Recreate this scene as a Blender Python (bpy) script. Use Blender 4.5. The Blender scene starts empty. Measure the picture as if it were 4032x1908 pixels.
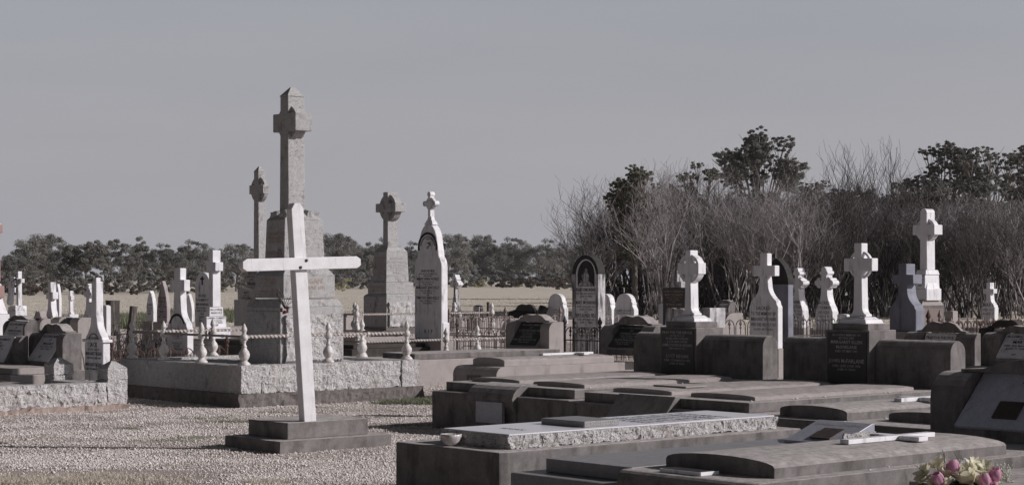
import bpy, bmesh, math, random
import numpy as np
from mathutils import Vector, Matrix, noise
random.seed(7); RN = np.random.default_rng(11)
SC = bpy.context.scene; COL = SC.collection
H, F, CX, HY = 1.6, 7320.0, 2016.0, 1100.0          # eye height and the lens in source pixels
A = math.radians(41.0); CA, SA = math.cos(A), math.sin(A)   # graves run at 41 degrees to the view
def wx(px, d): return (px-CX)*d/F
def wz(py, d): return H-(py-HY)*d/F
def uv(u, v): return (u*CA-v*SA, u*SA+v*CA)

# ------------------------------------------------------------------ materials
def nd(nt, t, **k):
    n = nt.nodes.new(t)
    for a, b in k.items():
        if a in n.inputs.keys(): n.inputs[a].default_value = b
        else: setattr(n, a, b)
    return n
def mat(name, c1, c2=None, sc=6, rough=.85, bump=.3, bsc=60, dirt=None, dsc=(7, 7, 1.2), dlo=.5, dhi=.62, speck=None, ssc=160, slo=.56, spec=.3, metal=0, bdist=.004, damt=1.0, top=None):
    m = bpy.data.materials.new(name); m.use_nodes = True; nt = m.node_tree; L = nt.links.new
    b = nt.nodes['Principled BSDF']; b.inputs['Roughness'].default_value = rough
    b.inputs['Specular IOR Level'].default_value = spec; b.inputs['Metallic'].default_value = metal
    tc = nd(nt, 'ShaderNodeTexCoord'); oi = nd(nt, 'ShaderNodeObjectInfo')
    mul = nd(nt, 'ShaderNodeMath', operation='MULTIPLY'); mul.inputs[1].default_value = 37.0; L(oi.outputs['Random'], mul.inputs[0])
    add = nd(nt, 'ShaderNodeVectorMath', operation='ADD'); L(tc.outputs['Object'], add.inputs[0]); L(mul.outputs[0], add.inputs[1])
    V = add.outputs[0]
    def noi(scale, det=6, rgh=.6, vec=None):
        n = nd(nt, 'ShaderNodeTexNoise'); n.inputs['Scale'].default_value = scale; n.inputs['Detail'].default_value = det
        n.inputs['Roughness'].default_value = rgh; L(vec or V, n.inputs['Vector']); return n.outputs['Fac']
    def ramp(f, lo, hi):
        r = nd(nt, 'ShaderNodeMapRange'); r.inputs[1].default_value = lo; r.inputs[2].default_value = hi; L(f, r.inputs[0]); return r.outputs[0]
    def mix(f, ca, cb):
        x = nd(nt, 'ShaderNodeMix', data_type='RGBA'); 
        if hasattr(f, 'links'): L(f, x.inputs[0])
        else: x.inputs[0].default_value = f
        for c, i in ((ca, 6), (cb, 7)):
            if hasattr(c, 'links'): L(c, x.inputs[i])
            else: x.inputs[i].default_value = (*c, 1)
        return x.outputs[2]
    c2 = c2 or tuple(x*.75 for x in c1)
    col = mix(ramp(noi(sc), .3, .7), c1, c2)
    if speck:
        col = mix(ramp(noi(ssc, 2, .5), slo, slo+.08), col, speck)
    if dirt:
        mp = nd(nt, 'ShaderNodeMapping'); mp.inputs['Scale'].default_value = dsc; L(V, mp.inputs[0])
        n1 = ramp(noi(1.0, 8, .65, mp.outputs[0]), dlo, dhi)
        if damt < 1:
            q = nd(nt, 'ShaderNodeMath', operation='MULTIPLY'); q.inputs[1].default_value = damt; L(n1, q.inputs[0]); n1 = q.outputs[0]
        col = mix(n1, col, dirt)
    if top:   # upward-facing surfaces are mixed to a paler, mottled colour
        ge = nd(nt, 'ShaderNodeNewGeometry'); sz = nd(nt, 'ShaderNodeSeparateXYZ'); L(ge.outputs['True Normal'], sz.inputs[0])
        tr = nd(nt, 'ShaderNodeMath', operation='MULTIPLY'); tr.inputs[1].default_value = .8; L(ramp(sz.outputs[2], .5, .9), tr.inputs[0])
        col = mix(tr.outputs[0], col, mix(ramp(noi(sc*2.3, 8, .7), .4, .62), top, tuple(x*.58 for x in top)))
    L(col, b.inputs['Base Color'])
    if bump:
        bp = nd(nt, 'ShaderNodeBump'); bp.inputs['Strength'].default_value = bump; bp.inputs['Distance'].default_value = bdist
        L(noi(bsc, 8, .7), bp.inputs['Height']); L(bp.outputs[0], b.inputs['Normal'])
    return m
M = {}
M['marble'] = mat('white_marble', (.84, .83, .86), (.68, .67, .7), 5, .55, .3, 50, dirt=(.13, .12, .12), dsc=(11, 11, 2.2), dlo=.54, dhi=.7, damt=.75)
M['marble_clean'] = mat('clean_marble', (.8, .79, .82), (.7, .69, .72), 5, .5, .25, 50, dirt=(.26, .25, .25), dsc=(12, 12, 2.2), dlo=.54, dhi=.7, damt=.65)
M['marble_mould'] = mat('mouldy_marble', (.68, .66, .68), (.3, .29, .3), 7, .7, .3, 60, dirt=(.04, .038, .038), dsc=(11, 11, 2), dlo=.47, dhi=.6, damt=.9)
M['blue_stone'] = mat('blue_grey_marble', (.27, .275, .325), (.17, .175, .215), 4, .7, .3, 40, dirt=(.07, .07, .09), dsc=(6, 6, 1.2), dlo=.5, dhi=.7, damt=.8)
M['dark_mould'] = mat('dark_mould_stone', (.06, .056, .056), (.03, .028, .028), 9, .9, .4, 70)
M['granite'] = mat('grey_granite', (.5, .488, .49), (.36, .352, .355), 14, .8, .7, 90, dirt=(.12, .11, .105), dsc=(7, 7, 4), dlo=.56, dhi=.68, speck=(.16, .15, .15), ssc=90, slo=.55, damt=.75)
M['rock'] = mat('rock_faced_granite', (.72, .7, .7), (.52, .5, .5), 12, .85, 1.0, 42, dirt=(.3, .235, .2), dsc=(4, 4, 4), dlo=.55, dhi=.75, speck=(.16, .15, .15), ssc=110, slo=.56, bdist=.03, damt=.6)
M['bluestone'] = mat('bluestone', (.2, .178, .172), (.12, .107, .103), 10, .9, .6, 60, bdist=.01)
M['polished'] = mat('polished_granite', (.74, .73, .78), (.68, .67, .72), 60, .3, .0, 90, speck=(.7, .69, .72), ssc=420, slo=.55, spec=.5)  # pale base colour carries the sky reflection off the slab top
M['slategranite'] = mat('blue_grey_granite', (.4, .405, .47), (.29, .295, .355), 25, .4, .05, 90, speck=(.4, .4, .44), ssc=300, slo=.57, spec=.5)
M['greygran'] = mat('sawn_grey_granite', (.30, .29, .30), (.22, .215, .22), 14, .5, .15, 90, speck=(.12, .12, .125), ssc=260, slo=.55, spec=.4)
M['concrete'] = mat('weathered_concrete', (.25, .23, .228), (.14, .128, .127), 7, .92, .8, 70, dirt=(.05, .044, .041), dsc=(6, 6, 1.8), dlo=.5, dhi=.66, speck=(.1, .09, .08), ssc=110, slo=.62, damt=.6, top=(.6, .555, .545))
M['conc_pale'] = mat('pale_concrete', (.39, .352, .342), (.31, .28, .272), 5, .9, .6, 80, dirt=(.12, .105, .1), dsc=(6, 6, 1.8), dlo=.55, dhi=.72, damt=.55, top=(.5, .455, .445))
M['conc_dark'] = mat('dark_stained_concrete', (.075, .064, .06), (.04, .035, .033), 5, .9, .5, 90, dirt=(.17, .15, .14), dsc=(6, 6, 1.5), dlo=.6, dhi=.8, damt=.5)
M['darkstone'] = mat('dark_polished_stone', (.045, .042, .042), (.028, .026, .026), 8, .45, .1, 60, spec=.4)
M['whitepaint'] = mat('white_paint', (.76, .75, .77), (.63, .62, .64), 9, .5, .5, 40, dirt=(.36, .33, .31), dsc=(38, 38, 2.2), dlo=.58, dhi=.72, bdist=.004, damt=.5)
M['silver'] = mat('silver_painted_iron', (.74, .72, .72), (.45, .42, .4), 20, .5, .3, 80, dirt=(.2, .13, .1), dsc=(14, 14, 8), dlo=.58, dhi=.7, spec=.5, damt=.7)
M['rope'] = mat('cast_rope_rail', (.7, .67, .65), (.36, .3, .27), 30, .55, .2, 80, dirt=(.2, .12, .09), dsc=(20, 20, 20), dlo=.56, dhi=.7, damt=.6)
M['rust'] = mat('rusty_iron', (.11, .068, .055), (.07, .045, .04), 30, .85, .4, 90)
M['iron'] = mat('dark_iron', (.035, .032, .035), (.07, .05, .045), 25, .6, .2, 90, spec=.5)
M['ironpale'] = mat('grey_flaking_iron', (.35, .31, .3), (.16, .12, .11), 30, .7, .3, 90)
M['ink'] = mat('black_lettering', (.02, .02, .022), None, 10, .6, 0)
M['inkgrey'] = mat('worn_lettering', (.16, .16, .17), None, 10, .7, 0)
M['gold'] = mat('faded_gilt_lettering', (.42, .33, .25), (.3, .23, .18), 30, .55, 0)
M['leadwhite'] = mat('pale_lettering', (.5, .49, .48), (.38, .37, .36), 30, .6, 0)
M['bronze'] = mat('bronze', (.09, .065, .055), (.05, .038, .034), 30, .5, .3, 120, spec=.5)
M['pink'] = mat('pink_granite', (.42, .27, .25), (.33, .2, .19), 30, .4, .1, 90, speck=(.15, .1, .1), ssc=200)
M['wood'] = mat('old_timber', (.09, .08, .075), (.05, .045, .042), 12, .95, .6, 60, dsc=(30, 30, 2), dirt=(.16, .14, .13), dlo=.5, dhi=.6)
M['bark'] = mat('pale_bark', (.3, .27, .25), (.12, .1, .09), 6, .9, .4, 20)
M['twig'] = mat('grey_twigs', (.5, .46, .475), (.09, .08, .082), 2.5, .9, 0)
M['twigdark'] = mat('dark_twigs', (.1, .088, .09), (.06, .05, .05), 1.5, .9, 0)
M['petalpink'] = mat('pink_petals', (.62, .34, .43), (.5, .26, .37), 30, .35, .1, 40)
M['petalyellow'] = mat('yellow_petals', (.82, .78, .58), (.78, .69, .5), 30, .5, .1, 40)
M['petalwhite'] = mat('white_florets', (.68, .7, .62), (.5, .54, .44), 30, .6, 0)
M['stem'] = mat('green_stems', (.1, .14, .07), (.06, .09, .05), 30, .6, 0)
M['vase'] = mat('black_vase', (.012, .012, .013), None, 10, .3, 0, spec=.5)
M['ceramic'] = mat('pearly_glass', (.62, .6, .6), (.44, .4, .39), 35, .12, .35, 55, spec=.7, bdist=.01)
def leafmat(name, c1, c2, sc=.8, tr=.25):
    m = mat(name, c1, c2, sc, .7, 0, spec=.2); nt = m.node_tree; b = nt.nodes['Principled BSDF']
    t = nd(nt, 'ShaderNodeBsdfTranslucent'); x = nd(nt, 'ShaderNodeMixShader'); x.inputs[0].default_value = tr
    src = b.inputs['Base Color'].links[0].from_socket; nt.links.new(src, t.inputs[0])
    o = nt.nodes['Material Output']; nt.links.new(b.outputs[0], x.inputs[1]); nt.links.new(t.outputs[0], x.inputs[2]); nt.links.new(x.outputs[0], o.inputs[0])
    return m
M['gum'] = leafmat('gum_leaves', (.36, .35, .325), (.21, .205, .187), .35, .4)
M['gumdark'] = leafmat('dark_gum_leaves', (.29, .285, .268), (.18, .176, .165), .35, .4)
M['gumgreen'] = leafmat('green_leaves', (.3, .3, .24), (.19, .195, .155), .4, .4)
M['darkest'] = leafmat('dark_evergreen_leaves', (.07, .065, .06), (.04, .038, .035), .5)  # near-black leaf colour that darkens the gaps in the thicket
M['scrubbrown'] = leafmat('brown_scrub_leaves', (.17, .135, .115), (.1, .085, .07), .5)
M['wattle'] = leafmat('yellow_blossom', (.5, .46, .27), (.3, .28, .16), .8)
M['weed'] = leafmat('green_weeds', (.26, .275, .19), (.18, .19, .13), .8)
M['straw'] = leafmat('straw_grass', (.7, .63, .54), (.58, .52, .45), .8)

M['petalpink'] = leafmat('pink_petals', (.74, .42, .54), (.62, .34, .48), 30, .35)
M['petalyellow'] = leafmat('yellow_petals', (.88, .86, .7), (.82, .77, .6), 30, .4)
M['paleslate'] = mat('pale_blue_granite', (.66, .67, .76), (.5, .51, .6), 18, .5, .05, 90, speck=(.3, .3, .35), ssc=200, slo=.56, dirt=(.3, .3, .34), dlo=.55, dhi=.7, damt=.6, spec=.4)
# ------------------------------------------------------------------ mesh collector
class MB:
    def __init__(s): s.v = []; s.f = []
    def raw(s, vs, fs):
        o = len(s.v); s.v += [tuple(p) for p in vs]; s.f += [tuple(i+o for i in f) for f in fs]; return s
    def box(s, x0, x1, y0, y1, z0, z1):
        return s.raw([(x0,y0,z0),(x1,y0,z0),(x1,y1,z0),(x0,y1,z0),(x0,y0,z1),(x1,y0,z1),(x1,y1,z1),(x0,y1,z1)],
                     [(0,3,2,1),(4,5,6,7),(0,1,5,4),(1,2,6,5),(2,3,7,6),(3,0,4,7)])
    def frust(s, t0, w0, z0, t1, w1, z1, cx=0, cy=0, cx1=None, cy1=None):
        cx1 = cx if cx1 is None else cx1; cy1 = cy if cy1 is None else cy1
        v = [(cx+a*t0/2, cy+b*w0/2, z0) for a, b in ((-1,-1),(1,-1),(1,1),(-1,1))]+[(cx1+a*t1/2, cy1+b*w1/2, z1) for a, b in ((-1,-1),(1,-1),(1,1),(-1,1))]
        return s.raw(v, [(0,3,2,1),(4,5,6,7),(0,1,5,4),(1,2,6,5),(2,3,7,6),(3,0,4,7)])
    def prism(s, pts, a0, a1, ax='x'):
        n = len(pts)
        P = (lambda a, p: (a, p[0], p[1])) if ax == 'x' else ((lambda a, p: (p[0], a, p[1])) if ax == 'y' else (lambda a, p: (p[0], p[1], a)))
        return s.raw([P(a0, p) for p in pts]+[P(a1, p) for p in pts],
                     [tuple(range(n))[::-1], tuple(range(n, 2*n))]+[(i, (i+1) % n, n+(i+1) % n, n+i) for i in range(n)])
    def lathe(s, prof, cx=0, cy=0, cz=0, seg=16, flute=None, sx=1, sy=1):
        vs = []
        for r, z in prof:
            for k in range(seg):
                a = 2*math.pi*k/seg; rr = r
                if flute and flute[0] <= z <= flute[1]: rr = r*(1-.13*(k % 2))
                vs.append((cx+rr*math.cos(a)*sx, cy+rr*math.sin(a)*sy, cz+z))
        n = len(prof); fs = [tuple(range(seg))[::-1], tuple(range((n-1)*seg, n*seg))]
        for i in range(n-1):
            for k in range(seg):
                a, b = i*seg+k, i*seg+(k+1) % seg; fs.append((a, b, b+seg, a+seg))
        return s.raw(vs, fs)
    def tube(s, pts, r, n=6, twist=0, lobe=0, r1=None):
        pts = [Vector(p) for p in pts]; vs = []; m = len(pts); up = Vector((0, 0, 1))
        for i, p in enumerate(pts):
            t = (pts[min(i+1, m-1)]-pts[max(i-1, 0)]).normalized()
            a = t.cross(up); a = a.normalized() if a.length > .05 else Vector((1, 0, 0)); b = t.cross(a)
            rr = r if r1 is None else r+(r1-r)*i/(m-1)
            for k in range(n):
                th = 2*math.pi*k/n+twist*i; q = rr*(1+lobe*(1 if k % 2 else -1))
                vs.append(p+a*math.cos(th)*q+b*math.sin(th)*q)
        fs = [tuple(range(n))[::-1], tuple(range((m-1)*n, m*n))]
        for i in range(m-1):
            for k in range(n):
                a_, b_ = i*n+k, i*n+(k+1) % n; fs.append((a_, b_, b_+n, a_+n))
        return s.raw(vs, fs)
    def ring(s, cy, cz, R, r, x0, x1, seg=28, a0=0, a1=360):
        full = a1-a0 >= 360; vs = []; n = seg if full else seg+1
        for k in range(n):
            a = math.radians(a0+(a1-a0)*k/seg); c, q = math.cos(a), math.sin(a)
            vs += [(x0, cy+r*c, cz+r*q), (x0, cy+R*c, cz+R*q), (x1, cy+R*c, cz+R*q), (x1, cy+r*c, cz+r*q)]
        fs = []
        for k in range(seg):
            i, j = 4*k, 4*((k+1) % n)
            for e in range(4): fs.append((i+e, i+(e+1) % 4, j+(e+1) % 4, j+e))
        if not full: fs += [(0, 1, 2, 3), (4*seg, 4*seg+1, 4*seg+2, 4*seg+3)]
        return s.raw(vs, fs)
    def rock(s, x0, x1, y0, y1, z0, z1, res=.05, amp=.02, seed=0, fr=7, dz=1.0, keep=None):
        """box with a quarried surface; keep: 'top' leaves the upper face true"""
        def grid(o, a, b):
            na, nb = max(1, round(Vector(a).length/res)), max(1, round(Vector(b).length/res))
            vs = []
            for i in range(na+1):
                for j in range(nb+1):
                    p = Vector(o)+Vector(a)*(i/na)+Vector(b)*(j/nb)
                    q = p+Vector((seed*3.1, seed, 0)); n = noise.noise_vector(q*fr)*amp*1.1+noise.noise_vector(q*fr*2.6)*amp*.9
                    if keep == 'top' and p.z > z1-.001: n.z = 0
                    if keep == 'top' and p.z > z1-.001: n = n*.6
                    n.z *= dz; vs.append(p+n)
            s.raw(vs, [(i*(nb+1)+j, (i+1)*(nb+1)+j, (i+1)*(nb+1)+j+1, i*(nb+1)+j+1) for i in range(na) for j in range(nb)])
        X, Y, Z = (x1-x0, 0, 0), (0, y1-y0, 0), (0, 0, z1-z0)
        grid((x0,y0,z0), X, Z); grid((x1,y0,z0), Y, Z); grid((x1,y1,z0), (x0-x1,0,0), Z); grid((x0,y1,z0), (0,y0-y1,0), Z)
        if keep == 'top': grid((x0,y0,z1), X, Y)
        else: grid((x0,y0,z1), X, Y)
        grid((x0,y1,z0), X, (0,y0-y1,0)); return s
    def build(s, name, m, parent=None, smooth=False, bevel=0, merge=False):
        me = bpy.data.meshes.new(name); me.from_pydata(s.v, [], s.f)
        bm = bmesh.new(); bm.from_mesh(me)
        if merge: bmesh.ops.remove_doubles(bm, verts=bm.verts, dist=.0008)
        bmesh.ops.recalc_face_normals(bm, faces=bm.faces); bm.to_mesh(me); bm.free()
        me.materials.append(m); o = bpy.data.objects.new(name, me); COL.objects.link(o)
        if smooth: me.polygons.foreach_set('use_smooth', [True]*len(me.polygons))
        if parent: o.parent = parent
        if bevel:
            b = o.modifiers.new('bevel', 'BEVEL'); b.width = bevel; b.segments = 2; b.limit_method = 'ANGLE'; b.angle_limit = math.radians(38)
            if smooth is False: pass
        return o
def tag(o, label, cat, group=None, kind=None):
    if label: o['label'] = label
    if cat: o['category'] = cat
    if group: o['group'] = group
    if kind: o['kind'] = kind
    return o
def thing(name, label, cat, x, y, z=0, rz=A, group=None):
    o = bpy.data.objects.new(name, None); o.empty_display_size = .1; COL.objects.link(o)
    o.location = (x, y, z); o.rotation_euler = (0, 0, rz); return tag(o, label, cat, group)
def npmesh(name, V, Q, m, parent=None):
    me = bpy.data.meshes.new(name); k = Q.shape[1]
    me.vertices.add(len(V)); me.vertices.foreach_set('co', V.astype(np.float32).ravel())
    me.loops.add(Q.size); me.loops.foreach_set('vertex_index', Q.astype(np.int32).ravel())
    me.polygons.add(len(Q)); me.polygons.foreach_set('loop_start', np.arange(0, Q.size, k, dtype=np.int32)); me.polygons.foreach_set('loop_total', np.full(len(Q), k, np.int32))
    me.update(calc_edges=True); me.materials.append(m)
    o = bpy.data.objects.new(name, me); COL.objects.link(o)
    if parent: o.parent = parent
    return o
# ------------------------------------------------------------------ lettering
def glyphs(s):
    c = bpy.data.curves.new('t', 'FONT'); c.body = s; c.size = 1; c.align_x = 'CENTER'; c.resolution_u = 1; c.offset = .012
    o = bpy.data.objects.new('t', c); me = bpy.data.meshes.new_from_object(o)
    vs = [v.co.copy() for v in me.vertices]; fs = [tuple(p.vertices) for p in me.polygons]
    bpy.data.objects.remove(o); bpy.data.curves.remove(c); bpy.data.meshes.remove(me); return vs, fs
def inscribe(parent, lines, m, o, ex, ey, width, height, name='lettering', eps=.003):
    """lines [(text, relative size)] laid from the top centre point o down; ex right, ey up"""
    ex, ey, o = Vector(ex).normalized(), Vector(ey).normalized(), Vector(o); en = ex.cross(ey)
    unit = height/sum(k*1.45 for _, k in lines); z = 0; mb = MB()
    for s, k in lines:
        z += k*unit*1.45
        if not s: continue
        vs, fs = glyphs(s)
        if not vs: continue
        w = max(v.x for v in vs)-min(v.x for v in vs); sy = k*unit*1.35; sx = min(sy*1.05, width/w)
        mb.raw([o+ex*v.x*sx+ey*(v.y*sy-z+.3*k*unit)+en*eps for v in vs], fs)
    me = bpy.data.meshes.new(name); me.from_pydata(mb.v, [], mb.f); me.materials.append(m)
    ob = bpy.data.objects.new(name, me); COL.objects.link(ob); ob.parent = parent; return ob
# ------------------------------------------------------------------ outlines in (y, z), base at z 0
def arc(cy, cz, ry, rz_, a0, a1, n): return [(cy+ry*math.cos(math.radians(a0+(a1-a0)*i/n)), cz+rz_*math.sin(math.radians(a0+(a1-a0)*i/n))) for i in range(n+1)]
def o_round(w, h, rise=None):
    r = rise or w/2; return [(-w/2, 0), (w/2, 0)]+arc(0, h-r, w/2, r, 0, 180, 20)
def o_gothic(w, h, rise=None):
    r = rise or w*.85; R = (r*r+w*w/4)/w; e = math.degrees(math.asin(min(1, r/R)))
    a = arc(w/2-R, h-r, R, R, 0, e, 10); b = [(-y, z) for y, z in a[::-1]]
    return [(-w/2, 0), (w/2, 0)]+a+b[1:]
def o_shoulder(w, h):
    z1 = h*.56; a = [(w/2, 0), (w*.5, z1-.06), (w*.44, z1), (w*.41, z1+.05), (w*.43, z1+.1), (w*.37, z1+.15)]
    top = arc(0, h-(h-z1-.15), w*.37, h-z1-.15, 0, 90, 8); R = a+top
    return R+[(-y, z) for y, z in R[::-1] if y > .001]
def o_cusp(w, h):   # pointed arch with cusped shoulders
    z1 = h*.62; R = [(w/2, 0), (w*.5, z1), (w*.485, z1+.08), (w*.44, z1+.16), (w*.385, z1+.2), (w*.37, z1+.3), (w*.33, z1+.42)]
    zt = z1+.42; R += [(w*.33*math.cos(t), zt+(h-zt)*math.sin(t)) for t in (.35, .7, 1.0, 1.3)]+[(0, h)]
    return R+[(-y, z) for y, z in R[::-1] if y > .001]
def o_ogee(w, h, zs=.42, zn=.6, neck=.24, za=.72, ah=.1, aw=.8, left=True):
    """ledger stone that sweeps up through an ogee into a plain cross"""
    n = neck*w/2; R = [(w/2, 0), (w*.5, h*zs)]
    R += [(w*.46, h*(zs+.02)), (w*.44, h*(zs+.05))]
    for i in range(7):
        t = i/6; R.append((n*1.25+(w*.43-n*1.25)*(1-t)**2.1, h*(zs+.06+(zn-zs-.06)*t)))
    R += [(n, h*za), (aw*w/2, h*za), (aw*w/2, h*(za+ah)), (n, h*(za+ah)), (n, h)]
    Lf = [(-y, z) for y, z in R[::-1]]
    if not left: Lf = [p for p in Lf if not (abs(abs(p[0])-aw*w/2) < 1e-6)]
    return R+Lf
def spot(xl, xc, xr, d):
    """ground rectangle whose near corner stands in column xc at depth d and whose ends reach xl and xr"""
    nx = wx(xc, d); a, b = (xl-CX)/F, (xr-CX)/F
    w = (nx-a*d)/(SA+CA*a); t = (b*d-nx)/(CA-SA*b)
    return nx-SA*w/2+CA*t/2, d+CA*w/2+SA*t/2, w, t
def stone(name, label, xl, xc, xr, yt, yb, d, fn, m, lines=None, ink='ink', group=None, z_in=(.55, .08), kw={}, bevel=.012, plinth=True, extra=None, wi=.86, cat='headstone', lean=0):
    x, y, w, t = spot(xl, xc, xr, d); zb = wz(yb, d); zt = wz(yt, d+.4*w); h = zt-zb
    r = thing(name, label, cat, x, y, group=group)
    mb = MB(); mb.prism([(p, q+zb) for p, q in fn(w, h, **kw)], -t/2, t/2)
    s = mb.build('slab', m, r, bevel=bevel)
    if plinth and zb > .06: MB().box(-t/2-.07, t/2+.07, -w/2-.07, w/2+.07, -.05, zb+.0).build('plinth', M['conc_pale'] if plinth is True else M[plinth], r, bevel=.01)
    if lines: inscribe(r, lines, M[ink], (-t/2, 0, zb+h*z_in[0]), (0, -1, 0), (0, 0, 1), w*wi, h*(z_in[0]-z_in[1]))
    if extra: extra(r, w, t, zb, h)
    if lean: r.rotation_euler = (lean, 0, A)
    return r
def L_(*a): return [(s, 1.5) if s.isupper() and not s.startswith(('DIED', 'AGED', 'AND', 'ALSO')) else (s, 1) for s in a]
# ------------------------------------------------------------------ ground
def ground():
    m = bpy.data.materials.new('ground'); m.use_nodes = True; nt = m.node_tree; L = nt.links.new; b = nt.nodes['Principled BSDF']
    b.inputs['Roughness'].default_value = 1; b.inputs['Specular IOR Level'].default_value = .05
    tc = nd(nt, 'ShaderNodeTexCoord'); P = tc.outputs['Object']
    sx = nd(nt, 'ShaderNodeSeparateXYZ'); L(P, sx.inputs[0])
    def noi(sc, det=6, vec=P):
        n = nd(nt, 'ShaderNodeTexNoise'); n.inputs['Scale'].default_value = sc; n.inputs['Detail'].default_value = det; n.inputs['Roughness'].default_value = .65; L(vec, n.inputs[0]); return n.outputs['Fac']
    def rng(f, a, b_, lo=0, hi=1):
        r = nd(nt, 'ShaderNodeMapRange'); r.inputs[1].default_value = a; r.inputs[2].default_value = b_; r.inputs[3].default_value = lo; r.inputs[4].default_value = hi; L(f, r.inputs[0]); return r.outputs[0]
    def mix(f, ca, cb):
        x = nd(nt, 'ShaderNodeMix', data_type='RGBA'); L(f, x.inputs[0])
        for c, i in ((ca, 6), (cb, 7)):
            if hasattr(c, 'links'): L(c, x.inputs[i])
            else: x.inputs[i].default_value = (*c, 1)
        return x.outputs[2]
    dirt = mix(rng(noi(1.1), .35, .65), (.42, .36, .335), (.31, .265, .245))
    dirt = mix(rng(noi(28, 3), .5, .62), dirt, (.46, .4, .37))
    mp = nd(nt, 'ShaderNodeMapping'); mp.inputs['Scale'].default_value = (.02, .35, 1); L(P, mp.inputs[0])
    straw = mix(rng(noi(1, 6, mp.outputs[0]), .35, .65), (.72, .66, .58), (.58, .53, .46))
    straw = mix(rng(noi(.9, 8), .45, .75), straw, (.42, .38, .31))
    wob = nd(nt, 'ShaderNodeMath', operation='MULTIPLY_ADD'); L(noi(.12, 4), wob.inputs[0]); wob.inputs[1].default_value = 24; L(sx.outputs[1], wob.inputs[2])
    L(mix(rng(wob.outputs[0], 58, 66), dirt, straw), b.inputs['Base Color'])
    bp = nd(nt, 'ShaderNodeBump'); bp.inputs['Strength'].default_value = .6; bp.inputs['Distance'].default_value = .02; L(noi(18, 8), bp.inputs['Height']); L(bp.outputs[0], b.inputs['Normal'])
    mb = MB(); xs = [-4000, -400, -120, -30, -8, 8, 30, 120, 400, 4000]; ys = [-400, 4, 14, 22, 32, 50, 80, 150, 400, 1500, 6000]
    vs = [(x, y, 0) for y in ys for x in xs]; n = len(xs)
    mb.raw(vs, [(j*n+i, j*n+i+1, (j+1)*n+i+1, (j+1)*n+i) for j in range(len(ys)-1) for i in range(n-1)])
    tag(mb.build('ground', m), None, None, kind='structure')
ground()

def pebbles():
    m = bpy.data.materials.new('pebbles'); m.use_nodes = True; nt = m.node_tree; b = nt.nodes['Principled BSDF']; b.inputs['Roughness'].default_value = .85; b.inputs['Specular IOR Level'].default_value = .2
    at = nd(nt, 'ShaderNodeAttribute', attribute_name='tone'); r = nd(nt, 'ShaderNodeValToRGB'); nt.links.new(at.outputs['Fac'], r.inputs[0])
    e = r.color_ramp.elements; e[0].color = (.3, .25, .235, 1); e[0].position = 0; e[1].color = (.8, .745, .725, 1); e[1].position = 1
    for p, c in ((.25, (.49, .435, .41, 1)), (.5, (.64, .59, .565, 1))): q = e.new(p); q.color = c
    nt.links.new(r.outputs[0], b.inputs['Base Color'])
    N = 430000; y = 13.2/(1-RN.random(N)*(1-13.2/30.0)) ; px = RN.uniform(-60, 2420, N); x = (px-CX)*y/F   # even in the area the lens can reach
    keep = np.ones(N, bool)
    for i in range(0):
        pass
    # bare earth shows through in drawn-out patches
    f = np.sin(x*1.3+1.3*np.sin(y*2.3))*np.sin(y*2.2+1.7*np.sin(x*.8))+.5*np.sin(x*5.1+y*3.3)*np.sin(y*7.1-x*2)+.35*np.exp(-((y-18.6-.1*x)/.7)**2)
    keep &= (f < .25) | (RN.random(N) < .3)
    keep &= ~((y < 15.9-.18*np.abs(x+4.6)) & (x < -2.3) & (RN.random(N) < .8))
    x, y = x[keep], y[keep]; N = len(x)
    s = RN.gamma(6, 1, N)/6*.0068*(1+.015*(y-14)); ang = RN.uniform(0, 6.28, N); ar = RN.uniform(.6, 1, N)
    O = np.array([(1,0,0),(.2,.9,.1),(-1,.1,0),(-.1,-1,.1),(.1,.1,.75),(0,0,-.5)])
    V = O[None]*(1+RN.uniform(-.28, .28, (N, 6, 1)))
    X = V[..., 0]; Y = V[..., 1]*ar[:, None]; ca, sa = np.cos(ang)[:, None], np.sin(ang)[:, None]
    W = np.stack([X*ca-Y*sa, X*sa+Y*ca, V[..., 2]], -1)*s[:, None, None]
    W[..., 0] += x[:, None]; W[..., 1] += y[:, None]; W[..., 2] += (s*.35)[:, None]
    T = np.array([(0,1,4),(1,2,4),(2,3,4),(3,0,4),(1,0,5),(2,1,5),(3,2,5),(0,3,5)])
    Q = (T[None]+6*np.arange(N)[:, None, None]).reshape(-1, 3)
    o = npmesh('gravel', W.reshape(-1, 3), Q, m); a = o.data.attributes.new('tone', 'FLOAT', 'POINT')
    a.data.foreach_set('value', np.repeat(RN.beta(2.6, 1.9, N), 6).astype(np.float32)); tag(o, 'pale crushed stone gravel covering the path between the graves', 'gravel', kind='stuff')
pebbles()

def blades(name, pts, h, w, m, label, cat='grass', per=5, spread=.04, flat=.35, kind='stuff'):
    n = len(pts)*per; P = np.repeat(np.array(pts), per, 0)+RN.normal(0, spread, (n, 2)); a = RN.uniform(0, 6.28, n); hh = h*RN.uniform(.35, 1.1, n); le = RN.normal(0, flat, (n, 2))*hh[:, None]
    z0 = np.zeros(n)-.01; dx, dy = np.cos(a)*w/2, np.sin(a)*w/2
    V = np.stack([np.c_[P[:, 0]-dx, P[:, 1]-dy, z0], np.c_[P[:, 0]+dx, P[:, 1]+dy, z0], np.c_[P[:, 0]+le[:, 0]*.5+dx*.6, P[:, 1]+le[:, 1]*.5+dy*.6, hh*.6], np.c_[P[:, 0]+le[:, 0], P[:, 1]+le[:, 1], hh]], 1).reshape(-1, 3)
    o = npmesh(name, V, np.arange(n*4).reshape(-1, 4), m); return tag(o, label, cat, kind=kind)
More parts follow.
